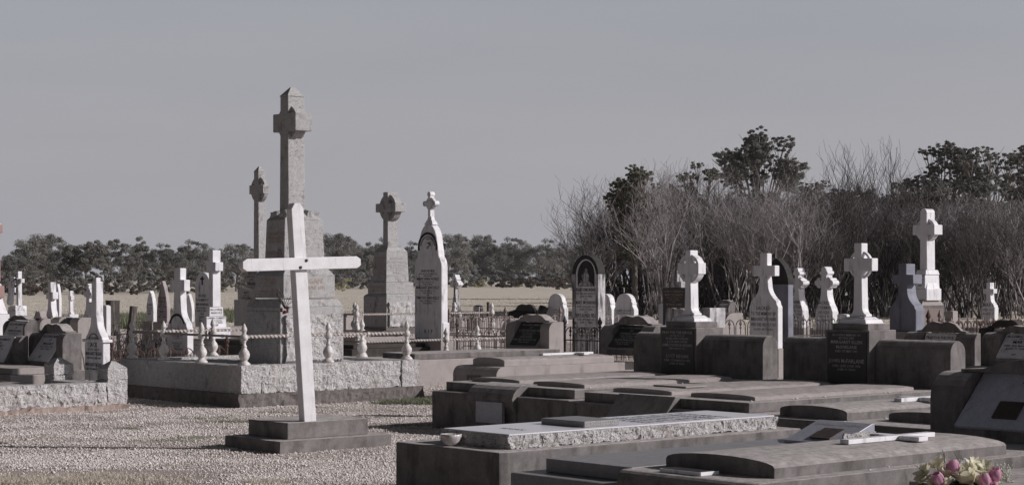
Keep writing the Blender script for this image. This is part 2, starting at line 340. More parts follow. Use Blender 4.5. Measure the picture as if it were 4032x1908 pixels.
def patch(cx, cy, rx, ry, n): 
    a = RN.uniform(0, 6.28, n); r = np.sqrt(RN.random(n)); return np.c_[cx+rx*r*np.cos(a), cy+ry*r*np.sin(a)]
blades('straw_grass', np.concatenate([patch(-4.2+random.gauss(0, .95), 14.55+abs(random.gauss(0, .33)), random.uniform(.08, .35), random.uniform(.05, .2), 90) for _ in range(46)]), .038, .005, M['straw'], 'low dry straw grass at the near edge of the gravel path')
g = [patch(-.75, 24.2, .75, .5, 900), patch(-1.2, 24.0, .6, .25, 500), patch(-.35, 24.6, .7, .4, 600)]
blades('green_grass', np.concatenate(g), .07, .006, M['weed'], 'short green grass growing at the foot of the granite kerb')
g = [patch(-2.3+random.uniform(-1.6, 2), 17.5+random.uniform(0, 6), random.uniform(.1, .35), random.uniform(.05, .2), 60) for _ in range(9)]+[patch(-3.0, 20.9, .5, .12, 150), patch(-4.1, 19.9, .16, .08, 80), patch(-1.9, 21.5, .5, .1, 90)]
blades('weedy_grass', np.concatenate(g), .03, .005, M['weed'], 'sparse low weeds scattered over the gravel path')
g = [patch(wx(px, d), d, s, s*2, n) for px, d, s, n in ((470, 62, 1.1, 900), (330, 66, 1.6, 900), (560, 70, 1.4, 900), (900, 72, 1.5, 900), (230, 60, 1.0, 600), (800, 80, 2, 600))]
blades('roadside_weeds', np.concatenate(g), .38, .04, M['weed'], 'knee high green weeds behind the rear headstones', per=4, spread=.15, flat=.25)
g = np.c_[RN.uniform(-40, 42, 15000), 62+RN.random(15000)**1.7*110]
blades('field_grass', g, .06, .05, M['straw'], 'pale dry grass across the open field', per=3, spread=.3, flat=.5)
g = np.c_[RN.uniform(-2, 22, 5000), RN.uniform(26, 60, 5000)]
blades('dry_tufts', g, .12, .012, M['straw'], 'dry tufts of grass among the rear graves', per=3, spread=.08)

# ------------------------------------------------------------------ white wooden cross on its stepped base
x, y, w, t = spot(887, 1103, 1540, 17.05)
r = thing('stepped_base', 'two stepped concrete plinth under the white wooden cross', 'plinth', x, y)
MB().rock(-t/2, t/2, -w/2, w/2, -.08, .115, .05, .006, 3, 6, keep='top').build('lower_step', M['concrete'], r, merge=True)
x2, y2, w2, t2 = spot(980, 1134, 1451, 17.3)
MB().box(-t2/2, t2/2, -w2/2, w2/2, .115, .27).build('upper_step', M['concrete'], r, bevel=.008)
r = thing('white_cross', 'tall white painted wooden cross leaning slightly on a stepped concrete base', 'cross', wx(1212, 17.5), 17.5, .265)
r.rotation_euler = (0, math.radians(-4.2), A)
MB().prism([(-.068, 0), (.068, 0), (.068, 2.0), (0.03, 2.055), (-.03, 2.055), (-.068, 2.0)], -.045, .045, 'y').build('post', M['whitepaint'], r, bevel=.006)
am = .665; c = .045
MB().prism([(-am+c, 1.43), (am-c, 1.43), (am, 1.43+c*.6), (am, 1.545-c*.6), (am-c, 1.545), (-am+c, 1.545), (-am, 1.545-c*.6), (-am, 1.43+c*.6)], -.085, -.012, 'y').build('crossbar', M['whitepaint'], r, bevel=.005).matrix_local = Matrix.Translation((0, 0, 1.487)) @ Matrix.Rotation(math.radians(2.6), 4, 'Y') @ Matrix.Translation((0, 0, -1.487))
for bx, bz in ((-.035, 1.455), (.035, 1.515)):
    MB().lathe([(.014, 0), (.016, .006), (.008, .012)], seg=8).build('bolt', M['rust'], r).matrix_local = Matrix.Translation((bx, -.085, bz)) @ Matrix.Rotation(math.radians(90), 4, 'X')

# ------------------------------------------------------------------ rope-rail fences with cast balusters
def baluster_mb():
    mb = MB(); mb.lathe([(.082, 0), (.082, .018), (.055, .045), (.036, .06), (.05, .075), (.068, .11), (.074, .14), (.062, .18), (.036, .215), (.028, .235), (.04, .245), (.024, .26), (.022, .30), (.034, .318)], seg=24, flute=(.09, .19))
    mb.lathe([(.03, .318), (.046, .33), (.05, .36), (.046, .392), (.03, .402)], seg=8)
    mb.lathe([(.026, .4), (.03, .41), (.022, .42), (.036, .44), (.04, .465), (.03, .495), (.014, .525), (.004, .545)], seg=16); return mb
BAL = {}
def baluster(parent, x, y, z, s=1, m='silver'):
    if m not in BAL:
        o = baluster_mb().build('post', M[m], parent); BAL[m] = o.data
        o.data.polygons.foreach_set('use_smooth', [True]*len(o.data.polygons))
    else:
        o = bpy.data.objects.new('post', BAL[m]); COL.objects.link(o); o.parent = parent
    o.location = (x, y, z); o.scale = (s, s, s); return o
def rope(parent, p, q, r=.02, plain=False, m='rope'):
    p, q = Vector(p), Vector(q); n = max(2, int((q-p).length/.012)); mb = MB()
    if plain: mb.tube([p, q], r, 10)
    else: mb.tube([p.lerp(q, i/n) for i in range(n+1)], r, 6, twist=.42, lobe=.2)
    mid = p.lerp(q, .5); mb.tube([mid-(q-p).normalized()*.02, mid+(q-p).normalized()*.02], r*1.35, 10)
    return mb.build('rail', M[m], parent)
# near enclosure: kerb walls round the tall monument
U0, V0 = None, None
nx, nyy = wx(950, 23.2), 23.2; U0 = nx*CA+nyy*SA; V0 = -nx*SA+nyy*CA
EL, EW, EZ = 2.82, 3.05, .52
x, y = uv(U0, V0)
r = thing('granite_kerb', 'rock faced granite kerb wall on a bluestone footing round the tall celtic cross monument', 'grave kerb', x, y)
zb = .17
MB().rock(0, .3, 0, .3, zb, EZ+.005, .02, .012, 1, 12, keep='top').build('corner_block', M['rock'], r, merge=True)
MB().rock(.315, EL-.3, .02, .28, zb, EZ, .02, .018, 2, 11, keep='top').build('front_course', M['rock'], r, merge=True)
MB().rock(EL-.285, EL, 0, .3, zb, EZ+.005, .02, .012, 4, 12, keep='top').build('corner_block', M['rock'], r, merge=True)
MB().box(.012, .28, .3, EW, zb, EZ).build('side_course', M['granite'], r, bevel=.006)
MB().rock(.28, EL, EW-.26, EW, zb, EZ, .06, .015, 5, 7, keep='top').build('rear_course', M['rock'], r, merge=True)
MB().rock(EL-.27, EL-.01, .3, EW-.26, zb, EZ, .06, .015, 6, 7, keep='top').build('side_course', M['rock'], r, merge=True)
MB().rock(-.05, EL+.05, -.05, EW+.05, -.1, zb, .03, .018, 7, 8, keep='top').build('footing', M['bluestone'], r, merge=True)
MB().rock(.28, EL-.27, .28, EW-.26, zb+.1, EZ-.035, .05, .02, 8, 8).build('infill', M['rock'], r, merge=True)
r = thing('rope_rail_fence', 'silver cast iron rope rail fence on the rock faced granite kerb', 'fence', x, y)
a, b, c = .12, EL-.12, EW-.12; Z = EZ+.002
P = {}
for k, (px_, py_) in enumerate([(a, a), ((a+b)/2, a), (b, a), (a, a+(c-a)*.36), (a, a+(c-a)*.7), (a, c), ((a+b)/2, c), (b, c), (b, a+(c-a)*.36), (b, a+(c-a)*.7)]):
    baluster(r, px_, py_, Z, .97)
rz = Z+.36
for (p, q, pl) in (((a, a), ((a+b)/2, a), 0), (((a+b)/2, a), (b, a), 0), ((a, c), ((a+b)/2, c), 0), (((a+b)/2, c), (b, c), 0)):
    rope(r, (*p, rz), (*q, rz), plain=bool(pl))
for ex in (a, b):
    rope(r, (ex, a, rz), (ex, a+(c-a)*.36, rz), .016, True, 'ironpale'); rope(r, (ex, a+(c-a)*.36, rz), (ex, a+(c-a)*.7, rz), .016, True, 'ironpale'); rope(r, (ex, a+(c-a)*.7, rz), (ex, c, rz), .016, True, 'ironpale')

# ------------------------------------------------------------------ monuments
def cross_mb(sw, st, h, zc, ah, hh, taper=.85, cap=None, flare=0, arms=True):
    """plain cross as one prism; sw width, st thickness, h height, zc arm centre, ah half span, hh arm height"""
    a, b = sw/2, sw/2*taper; R = []
    if flare:
        R += [(a+flare, 0), (a+flare, flare*.5)]+[(a+flare*(1-math.sin(math.radians(t))), flare*.5+flare*1.5*(1-math.cos(math.radians(t)))) for t in (25, 50, 75, 90)]
    else: R += [(a, 0)]
    R += [(b, zc-hh/2), (ah, zc-hh/2), (ah, zc+hh/2), (b, zc+hh/2), (b, h)]
    return R+[(-y, z) for y, z in R[::-1]]
def celtic(parent, m, z0, sw, st, h, zc, ah, hh, R=None, ring_t=.6, taper=.85, cap='flat', flare=0, bevel=.008, x=0, y=0, rw=.3):
    mb = MB(); mb.prism([(p+y, q+z0) for p, q in cross_mb(sw, st, h, zc, ah, hh, taper, flare=flare)], x-st/2, x+st/2)
    s = mb.build('cross', m, parent, bevel=bevel)
    if cap == 'gable':
        b = sw*taper; MB().frust(st*1.04, b*1.06, z0+h+.001, st*1.04, b*1.06, z0+h+.02, x, y).frust(st, b, z0+h+.0205, st*.25, b*.12, z0+h+.02+b*.6, x, y).build('cap', m, s, bevel=.004)
    if cap == 'round':
        b = sw*taper; MB().prism(arc(y, z0+h+.001, b/2, b/2, 0, 180, 12), x-st/2+.002, x+st/2-.002).build('cap', m, s)
    if R:
        MB().ring(y, z0+zc, R, R*(1-rw), x-st*ring_t/2, x+st*ring_t/2, 36).build('ring', m, s, bevel=.003)
    return s
class Mon:
    def __init__(s, name, label, cx, d, group=None, cat='monument'):
        s.cx, s.d = cx, d; s.s = d/F; al = (cx-CX)/F; s.fv = SA+CA*al; s.fu = CA-SA*al
        s.r = thing(name, label, cat, wx(cx, d), d, group=group)
    def z(s, py): return H-(py-HY)*s.s
    def wt(s, xl, xc, xr): return (xc-xl)*s.s/s.fv, (xr-xc)*s.s/s.fu
    def tier(s, part, xl, xc, xr, yt, yb, m, k=1.0, kx=None, slope=0, rock=0, bevel=.01, zb=None):
        w, t = s.wt(xl, xc, xr); z0 = s.z(yb) if zb is None else zb; z1 = s.z(yt); mb = MB()
        if rock: mb.rock(-t/2, t/2, -w/2, w/2, z0, z1, max(.035, s.s*6), rock, random.random()*9, 8, keep='top'); return mb.build(part, m, s.r, merge=True), w, t, z0, z1
        mb.frust(t, w, z0, t*(kx or k), w*k, z1)
        return mb.build(part, m, s.r, bevel=bevel), w, t, z0, z1
    def cap(s, part, w, t, w1, t1, z0, z1, m): return MB().frust(t, w, z0, t1, w1, z1).build(part, m, s.r, bevel=.008)

# the tall granite Celtic cross
mo = Mon('celtic_cross_monument', 'tallest grey granite celtic cross on a massive rock faced pedestal behind the white wooden cross', 1160, 25.1)
b, w, t, z0, z1 = mo.tier('pedestal', 962, 1100, 1348, 1205, 1428, M['granite'], zb=.4)
# quarried panels let into the pedestal faces
wq, tq = w, t
MB().rock(-t/2+.07, t/2-.07, -w/2-.05, -w/2+.02, z0, z1-.1, .025, .022, 4, 9).build('rock_panel', M['rock'], b, merge=True)
MB().box(-t/2-.012, -t/2+.01, -w/2+.05, w/2-.05, z0, z1-.06).build('front_panel', M['granite'], b, bevel=.006)
mo.cap('pedestal_slope', w, t, w*.85, t*.88, z1+.001, z1+.1, M['granite'])
b, w, t, z0, z1 = mo.tier('middle_die', 990, 1106, 1308, 1085, 1172, M['granite'])
mo.cap('middle_slope', w, t, w*.84, t*.84, z1+.001, z1+.09, M['granite'])
inscribe(b, L_('ELLEN REGAN', 'DIED 2ND AUGUST 1915', 'AGED 61 YEARS', '', 'MICHAEL REGAN', 'DIED 14TH SEPTEMBER 1928'), M['gold'], (-t/2, 0, z1-.02), (0, -1, 0), (0, 0, 1), w*.85, (z1-z0)*.85)
inscribe(b, [('REGAN', 1), ('DIED JUNE 1931', .7)], M['gold'], (t*.05, -w/2, z1-.02), (1, 0, 0), (0, 0, 1), t*.5, (z1-z0)*.6)
zt2 = z1+.09
b, w, t, z0, z1 = mo.tier('upper_die', 1030, 1108, 1268, 866, 1070, M['granite'], .93, zb=zt2+.001)
inscribe(b, L_('', '', 'WILLIAM JAMES REGAN', 'DIED 20TH MARCH 1904', 'AGED 39 YEARS', '', '', 'JAMES REGAN', 'DIED 9TH MAY 1909', 'AGED 72 YEARS'), M['gold'], (-t/2*.975, 0, z1-.06), (0, -1, 0), (0.012, 0, 1), w*.8, (z1-z0)*.8)
mo.cap('upper_slope', w*.93, t*.93, w*.55, t*.6, z1+.001, z1+.1, M['granite'])
for k_, (sx_, sy_) in enumerate(((-1, -1), (1, -1), (-1, 1), (1, 1))): MB().rock(sx_*t*.27-.09, sx_*t*.27+.09, sy_*w*.25-.07, sy_*w*.25+.07, z1+.0, z1+.11, .02, .022, k_, 6).build('carved_scroll', M['granite'], mo.r, merge=True)
zs = z1+.1
ht = mo.z(382)-zs; zc = mo.z(483)-zs
sw_, st_ = mo.wt(1097, 1131, 1196)
celtic(mo.r, M['granite'], zs, sw_*1.05, st_, ht, zc, .27, .245, .235, .62, .87, 'gable', bevel=.01, rw=.26, y=.055)

# the Celtic cross standing behind it
mo = Mon('celtic_cross_monument', 'grey celtic cross with a pierced ring just left of and behind the tallest cross', 1022, 46)
b, w, t, z0, z1 = mo.tier('pedestal', 918, 1000, 1120, 1179, 1262, M['granite'], zb=0)
b, w, t, z0, z1 = mo.tier('lower_die', 934, 1005, 1108, 1135, 1178, M['granite']); inscribe(b, L_('', 'MARY', 'DIED 1911', 'AGED 52 YEARS'), M['ink'], (-t/2, 0, z1), (0, -1, 0), (0, 0, 1), w*.8, (z1-z0)*.95)
b, w, t, z0, z1 = mo.tier('upper_die', 968, 1012, 1075, 1040, 1134, M['granite'], .9)
inscribe(b, L_('', 'JOHN', 'DIED 1908', 'AGED 60 YEARS', 'ALSO', 'WILLIAM'), M['ink'], (-t/2*.96, 0, z1), (0, -1, 0), (.02, 0, 1), w*.8, (z1-z0)*.9)
zs = z1+.001; sw_, st_ = mo.wt(1000, 1018, 1045)
celtic(mo.r, M['granite'], zs, sw_*1.15, st_, mo.z(677)-zs, mo.z(746)-zs, .31, .22, .32, .5, .85, 'gable', rw=.28)

# middle monument
mo = Mon('celtic_cross_monument', 'mid height grey granite celtic cross on stepped inscribed pedestal left of the pointed white stone', 1538, 41, )
b, w, t, z0, z1 = mo.tier('plinth', 1408, 1520, 1668, 1287, 1420, M['bluestone'], zb=0)
b, w, t, z0, z1 = mo.tier('pedestal', 1436, 1527, 1650, 1165, 1287, M['granite'])
MB().rock(-t/2+.06, t/2-.06, -w/2-.045, -w/2+.02, z0+.02, z1-.12, .06, .03, 14, 6).build('rock_panel', M['rock'], b, merge=True)
mo.cap('pedestal_slope', w, t, w*.86, t*.88, z1+.001, z1+.05, M['granite'])
b, w, t, z0, z1 = mo.tier('lower_die', 1452, 1525, 1632, 1110, 1157, M['granite'], zb=z1+.051); inscribe(b, L_('', 'THOMAS NOONAN', 'DIED 6TH JULY 1922'), M['gold'], (-t/2, 0, z1), (0, -1, 0), (0, 0, 1), w*.8, (z1-z0)*.8)
b, w, t, z0, z1 = mo.tier('upper_die', 1474, 1529, 1618, 990, 1104, M['granite'], .92, zb=z1+.001)
inscribe(b, L_('', '', 'BRIDGET', 'DIED 1913', 'AGED 47 YEARS', 'ALSO', 'PATRICK', 'DIED 1919', 'AGED 60 YEARS', 'RIP'), M['gold'], (-t/2*.97, 0, z1), (0, -1, 0), (.02, 0, 1), w*.8, (z1-z0)*.9)
inscribe(b, L_('', '', 'NOONAN', 'BELOVED WIFE OF', 'DIED 12TH MAY 1926', 'AGED 66 YEARS', 'ALSO THEIR SON', 'JAMES', 'DIED 3RD JUNE 1930', 'RIP'), M['leadwhite'], (0, -w/2*.97, z1), (1, 0, 0), (0, .015, 1), t*.8, (z1-z0)*.95)
mo.cap('upper_slope', w*.92, t*.92, w*.66, t*.66, z1+.001, z1+.1, M['granite'])
zs = z1+.101; sw_, st_ = mo.wt(1514, 1533, 1574)
celtic(mo.r, M['granite'], zs, sw_*1.02, st_, mo.z(757)-zs, mo.z(818)-zs, .36, .19, .30, .6, .93, 'flat', rw=.28)
# ------------------------------------------------------------------ left kerb and its posts
nx, nyy = wx(425, 23.0), 23.0; u0 = nx*CA+nyy*SA; v0 = -nx*SA+nyy*CA
x, y = uv(u0, v0)
r = thing('granite_kerb', 'rock faced granite kerb wall at the left edge ending in two stubby posts', 'grave kerb', x, y)
MB().rock(-3.2, -.01, 0, .25, -.03, .33, .022, .024, 21, 10, keep='top').build('course', M['rock'], r, merge=True)
for yy in (0.0, 1.42):
    MB().rock(.0, .27, yy, yy+.27, -.03, .36, .02, .014, 23+yy, 11, keep='top').build('end_post', M['rock'], r, merge=True)
    s = MB().rock(0.0, .27, yy, yy+.27, .365, .5, .035, .008, 25+yy, 9).frust(.27, .27, .501, .05, .05, .585, .135, yy+.135).build('post_cap', M['rock'], r)
MB().rock(-.05, .25, .27, 1.42, -.03, .3, .05, .012, 29, 7, keep='top').build('end_course', M['granite'], r, merge=True)
MB().rock(-3.2, -.05, .25, 2.6, -.03, .24, .15, .02, 30, 3).build('infill', M['conc_pale'], r, merge=True)
MB().rock(-2.6, .2, -.16, .02, -.05, .05, .05, .03, 31, 5).build('earth_bed', mat('red_earth', (.3, .23, .2), (.36, .29, .26), 12, 1, .6, 60), r, merge=True)

def trefoils(r, w, t, zb, h, za=.8, aw=.4, rr=.055, ringR=.11, m='marble'):
    mb = MB()
    def disc(cy, cz, q):
        n = 14; mb.prism([(cy+q*math.cos(2*math.pi*k/n), cz+q*math.sin(2*math.pi*k/n)) for k in range(n)], -t/2-.006, t/2+.006)
    cz = zb+h*za
    for sy in (-1, 1): disc(sy*aw, cz, rr); disc(sy*(aw-.04), cz+rr*1.0, rr*.7); disc(sy*(aw-.04), cz-rr, rr*.7)
    disc(0, zb+h-rr*.4, rr); disc(-rr, zb+h-rr*1.5, rr*.7); disc(rr, zb+h-rr*1.5, rr*.7)
    o = mb.build('trefoils', M[m], r, bevel=.003)
    MB().ring(0, cz, ringR+.05, ringR, -t*.3, t*.3, 24).build('ring', M[m], r)
# JACK stone
def crosstop(r, w, t, zb, h):
    MB().box(-t*.3, t*.3, -w*.06, w*.09, zb+h+.001, zb+h+.05).build('broken_tip', M['marble'], r, bevel=.004)
    MB().ring(0, zb+h*.365, w*.3, w*.27, -t/2-.006, -t/2+.004, 20, 20, 160).build('carved_arch', M['inkgrey'], r)
    MB().box(-t/2-.02, t/2+.02, -w/2-.03, w/2+.03, zb+.5, zb+.54).build('moulding', M['marble'], r, bevel=.008)
stone('headstone', 'white marble cross headstone with one broken arm rising behind the left kerb posts', 333, 405, 434, 1107, 1500, 24.1, o_ogee, M['marble'],
      [('', .6), ('IN LOVING MEMORY', .5), ('OF', .5), ('JACK', 1.5), ('BELOVED CHILD OF', .6), ('MARGARET REGAN', 1.2), ('DIED 4TH JUNE 1903', .7), ('&', .5), ('MARGARET REGAN', 1.2), ('DIED 9TH MARCH 1909', .7)], z_in=(.47, .1),
      kw=dict(zs=.38, zn=.62, neck=.26, za=.655, ah=.135, aw=.78, left=False), extra=crosstop, plinth=False)

# tomb desks ----------------------------------------------------------
def desk(name, label, w, h, t, z0, x, y, pier=.22, fwd=.3, m='concrete', tab='marble_clean', lines=None, ink='ink', crest=.1, group=None, tw=.9, curve=.13, plinth=.0, tabz=(.08, .96)):
    """block headstone: two rounded piers with a sloping inscribed desk between and a crest on top; front faces local -x"""
    r = thing(name, label, 'headstone', x, y, group=group)
    c = min(curve, h*.45)
    prof = [(t, z0), (t, z0+h), (-fwd*.0+c*1.0, z0+h)]+[(c-c*math.sin(math.radians(q)), z0+h-c+c*math.cos(math.radians(q))) for q in (15, 30, 45, 60, 75, 90)]+[(0, z0)]
    for k in (-1, 1):
        a, b = (w/2-pier, w/2) if k > 0 else (-w/2, -w/2+pier)
        MB().prism(prof, a, b, 'y').build('pier', M[m], r, bevel=.006)
    ws = w/2-pier-.002; e = .03; zt = z0+h-.01
    d0, d1 = e-fwd*.4, t*.62
    MB().prism([(d0, z0+.002), (t-.02, z0+.002), (t-.02, zt), (d1, zt), (d0, z0+.08)], -ws, ws, 'y').build('desk', M[m], r)
    if crest:
        ys = ws+pier*.45; o = [(-ys, 0), (ys, 0), (ys, .02), (ys*.8, .03), (ys*.55, crest*.8), (ys*.3, crest), (0, crest*.86), (-ys*.3, crest), (-ys*.55, crest*.8), (-ys*.8, .03), (-ys, .02)]
        MB().prism([(p, q+z0+h+.001) for p, q in o], t*.35, t-.02).build('crest', M[m], r, bevel=.006)
    sl = Vector((d1-d0, 0, zt-z0-.08)); n = Vector((-sl.z, 0, sl.x)).normalized(); o0 = Vector((d0, 0, z0+.08))
    pa, pb = o0+sl*tabz[0]+n*.002, o0+sl*tabz[1]+n*.002; q = ws*tw; th = n*.025
    tb = MB().raw([pa+Vector((0, q, 0)), pa-Vector((0, q, 0)), pb-Vector((0, q, 0)), pb+Vector((0, q, 0)), pa+Vector((0, q, 0))+th, pa-Vector((0, q, 0))+th, pb-Vector((0, q, 0))+th, pb+Vector((0, q, 0))+th],
                  [(0,1,2,3),(4,5,6,7),(0,1,5,4),(1,2,6,5),(2,3,7,6),(3,0,4,7)]).build('tablet', M[tab], r, bevel=.004)
    if lines: inscribe(tb, lines, M[ink], pb+th-sl.normalized()*.03, (0, -1, 0), sl, q*1.8, (pb-pa).length*.86)
    if plinth: MB().box(-fwd-.05, t+.04, -w/2-.04, w/2+.04, -.02, z0).build('plinth', M[m], r, bevel=.008)
    return r, tb
def deskpx(name, label, xl, xc, xr, yt, yb, d, **k):
    """xl..xc the dark front between its outer corners, xc..xr the lit end"""
    nx = wx(xc, d); a, b = (xl-CX)/F, (xr-CX)/F; w = (nx-a*d)/(SA+CA*a); t = (b*d-nx)/(CA-SA*b)
    z0 = wz(yb, d); h = wz(yt, d)-z0
    return desk(name, label, w, h, t, max(z0, .05), nx-SA*w/2, d+CA*w/2, **k)
T1 = L_('IN LOVING MEMORY', 'OF', 'MARGARET', 'DIED 17TH JULY 1942', 'AGED 70 YEARS', '', '', 'RIP')
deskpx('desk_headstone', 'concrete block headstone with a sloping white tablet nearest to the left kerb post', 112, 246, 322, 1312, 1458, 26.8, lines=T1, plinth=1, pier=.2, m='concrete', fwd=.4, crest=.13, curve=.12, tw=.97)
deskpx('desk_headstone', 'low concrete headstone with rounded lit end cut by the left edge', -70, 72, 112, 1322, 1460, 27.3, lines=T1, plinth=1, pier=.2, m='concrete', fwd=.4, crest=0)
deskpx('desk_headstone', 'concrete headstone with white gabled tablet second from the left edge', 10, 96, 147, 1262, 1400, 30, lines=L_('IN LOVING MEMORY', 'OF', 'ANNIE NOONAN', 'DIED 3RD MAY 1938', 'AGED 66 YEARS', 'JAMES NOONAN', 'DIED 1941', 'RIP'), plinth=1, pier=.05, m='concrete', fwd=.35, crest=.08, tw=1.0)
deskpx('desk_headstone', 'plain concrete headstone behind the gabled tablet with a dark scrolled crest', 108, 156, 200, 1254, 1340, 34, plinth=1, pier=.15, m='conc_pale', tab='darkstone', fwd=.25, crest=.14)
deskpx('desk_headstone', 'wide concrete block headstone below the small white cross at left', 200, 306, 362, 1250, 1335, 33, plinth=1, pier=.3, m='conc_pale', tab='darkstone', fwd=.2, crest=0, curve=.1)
def slab_px(name, label, xl, xc, xr, yt, yb, d, m='conc_pale', cat='grave slab', bevel=.012):
    x, y, w, t = spot(xl, xc, xr, d); r = thing(name, label, cat, x, y)
    z1 = wz(yt, d); z0 = max(-.03, wz(yb, d)); MB().box(-t/2, t/2, -w/2, w/2, -.03, z1).build('slab', M[m], r, bevel=bevel); return r, w, t, z1
rr, w, t, z1 = slab_px('grave_slab', 'low concrete grave slab at the left edge below the white tablets', -300, 40, 262, 1478, 1500, 25.7)
MB().box(-t/2+.1, t/2-.1, -w/2+.15, w/2-.15, z1+.001, z1+.09).build('ledger', M['conc_pale'], rr, bevel=.01)

# rear left stones ------------------------------------------------------
S = stone
S('headstone', 'tall narrow white marble headstone with a pointed arch left of the plain ogee cross', 576, 603, 618, 1143, 1266, 45, o_gothic, M['marble'], kw=dict(rise=.5), lines=L_('JOHN', 'DIED 1899', 'AGED 6', 'RIP'), z_in=(.6, .2), ink='inkgrey')
S('headstone', 'pinkish gothic headstone with black lettering between a narrow stone and the ogee cross', 618, 657, 671, 1104, 1268, 44, o_gothic, mat('rosy_marble', (.42, .36, .37), (.33, .28, .29), 6, .6, .2, 60, dirt=(.12, .1, .1), dlo=.55, dhi=.72), kw=dict(rise=.75), lines=L_('OF YOUR CHARITY', 'PATRICK', 'DIED 1906', 'AGED 55 YEARS', 'ALSO', 'MARY', 'DIED 1911', 'AGED 50 YEARS'), z_in=(.62, .1))
S('headstone', 'grey marble ogee headstone topped by a plain latin cross, standing behind the rope rail', 657, 737, 762, 1055, 1395, 30, o_ogee, M['marble'],
  [('', 1.5), ('EDITH', 1.6), ('WIFE OF EDWARD SHAW', .9), ('DIED 9TH MAY 1907', .7), ('AGED 42 YEARS', .6), ('', 1), ('DIED 2ND JULY 1909', .7), ('AGED 15 YEARS', .6), ('AND INFANT', .6), ('EDWARD SHAW', 1)], kw=dict(zs=.3, zn=.54, neck=.3, za=.73, ah=.135, aw=.68), z_in=(.36, .04),
  extra=lambda r, w, t, zb, h: MB().ring(0, zb+h*.28, w*.42, w*.36, -t/2-.006, -t/2+.004, 20, 25, 155).build('carved_arch', M['dark_mould'], r))
S('headstone', 'narrow white headstone with pointed arch right of the plain ogee cross', 726, 755, 767, 1155, 1266, 45, o_gothic, M['marble'], kw=dict(rise=.5))
S('headstone', 'round topped grey marble headstone directly behind the inscribed white marble cross', 768, 825, 842, 1071, 1300, 38.5, o_round, M['marble'],
  L_('', 'SACRED', 'TO THE MEMORY OF', 'MARY ANN MORAN', 'DIED 20TH APRIL 1898', 'AGED 29 YEARS', 'ALSO', 'JOHN', 'DIED 1902', 'RIP'), z_in=(.68, .06), extra=lambda r, w, t, zb, h: MB().box(-t/2-.008, -t/2+.002, -.02, .02, zb+h*.78, zb+h*.93).box(-t/2-.008, -t/2+.002, -.07, -.021, zb+h*.87, zb+h*.9).box(-t/2-.008, -t/2+.002, .021, .07, zb+h*.87, zb+h*.9).build('carved_cross', M['ink'], r))
mo = Mon('marble_cross_monument', 'bright white marble cross on an inscribed stepped block at left', 845, 36)
b, w, t, z0, z1 = mo.tier('lower_step', 798, 832, 925, 1287, 1345, M['marble_clean'], zb=0)
b, w, t, z0, z1 = mo.tier('die', 811, 826, 904, 1245, 1287, M['marble_clean'])
inscribe(b, L_('OWEN CORBETT', 'DIED 3-8-1926', 'AGED 57 YEARS', 'RIP'), M['ink'], (0, -w/2, z1), (1, 0, 0), (0, 0, 1), t*.92, (z1-z0)*.95)
b, w, t, z0, z1 = mo.tier('upper_die', 813, 828, 884, 1208, 1244, M['marble_clean'], .93)
inscribe(b, [('IN LOVING', 1), ('MEMORY', 1)], M['inkgrey'], (0, -w/2*.96, z1-.02), (1, 0, 0), (0, 0, 1), t*.8, (z1-z0)*.7)
zs = z1+.001; sw_, st_ = mo.wt(817, 829, 860)
celtic(mo.r, M['marble'], zs, sw_*1.4, st_, mo.z(985)-zs, mo.z(1049)-zs, .17, .17, None, taper=.95)
x, y, w, t = spot(181, 205, 222, 42)
S('headstone', 'small white marble cross on flared shaft beside a thin leaning stone at far left', 181, 207, 230, 1110, 1250, 42, o_ogee, M['marble'], kw=dict(zs=.06, zn=.4, neck=.38, za=.52, ah=.2, aw=1.0))
S('headstone', 'thin pale stone with a pointed top touching the small flared cross at far left', 216, 232, 243, 1116, 1252, 43, o_gothic, M['marble'], kw=dict(rise=.4))
S('small_cross', 'little white stone cross on stepped foot above the concrete block at left', 268, 280, 293, 1144, 1236, 42.5, o_ogee, M['marble'], kw=dict(zs=.02, zn=.1, neck=.4, za=.6, ah=.18, aw=1.0), cat='cross', plinth='marble')
S('headstone', 'white marble trefoil cross headstone half hidden by the broken armed cross', 327, 362, 376, 1120, 1262, 40, o_ogee, M['marble'], kw=dict(zs=.1, zn=.5, neck=.3, za=.68, ah=.12, aw=.75), extra=lambda r, w, t, zb, h: trefoils(r, w, t, zb, h, .74, w*.36, .04, .07))
S('headstone', 'pale block monument just right of the broken armed marble cross', 400, 418, 437, 1200, 1322, 31, o_round, M['marble'], kw=dict(rise=.03))
# timber posts
for (px, yt, yb, d, lean, lab, wd) in ((444, 1182, 1300, 36, 0, 'thick dark square timber post behind the rope rail at left', .2), (503, 1204, 1290, 38, .13, 'thin leaning dark timber post behind the rope rail', .12)):
    r = thing('timber_post', lab, 'post', wx(px, d), d); MB().rock(-wd/2, wd/2, -wd/2, wd/2, -.1, wz(yt, d), .06, .008, px, 5).build('post', M['wood'], r, merge=True); r.rotation_euler = (0, lean, A)

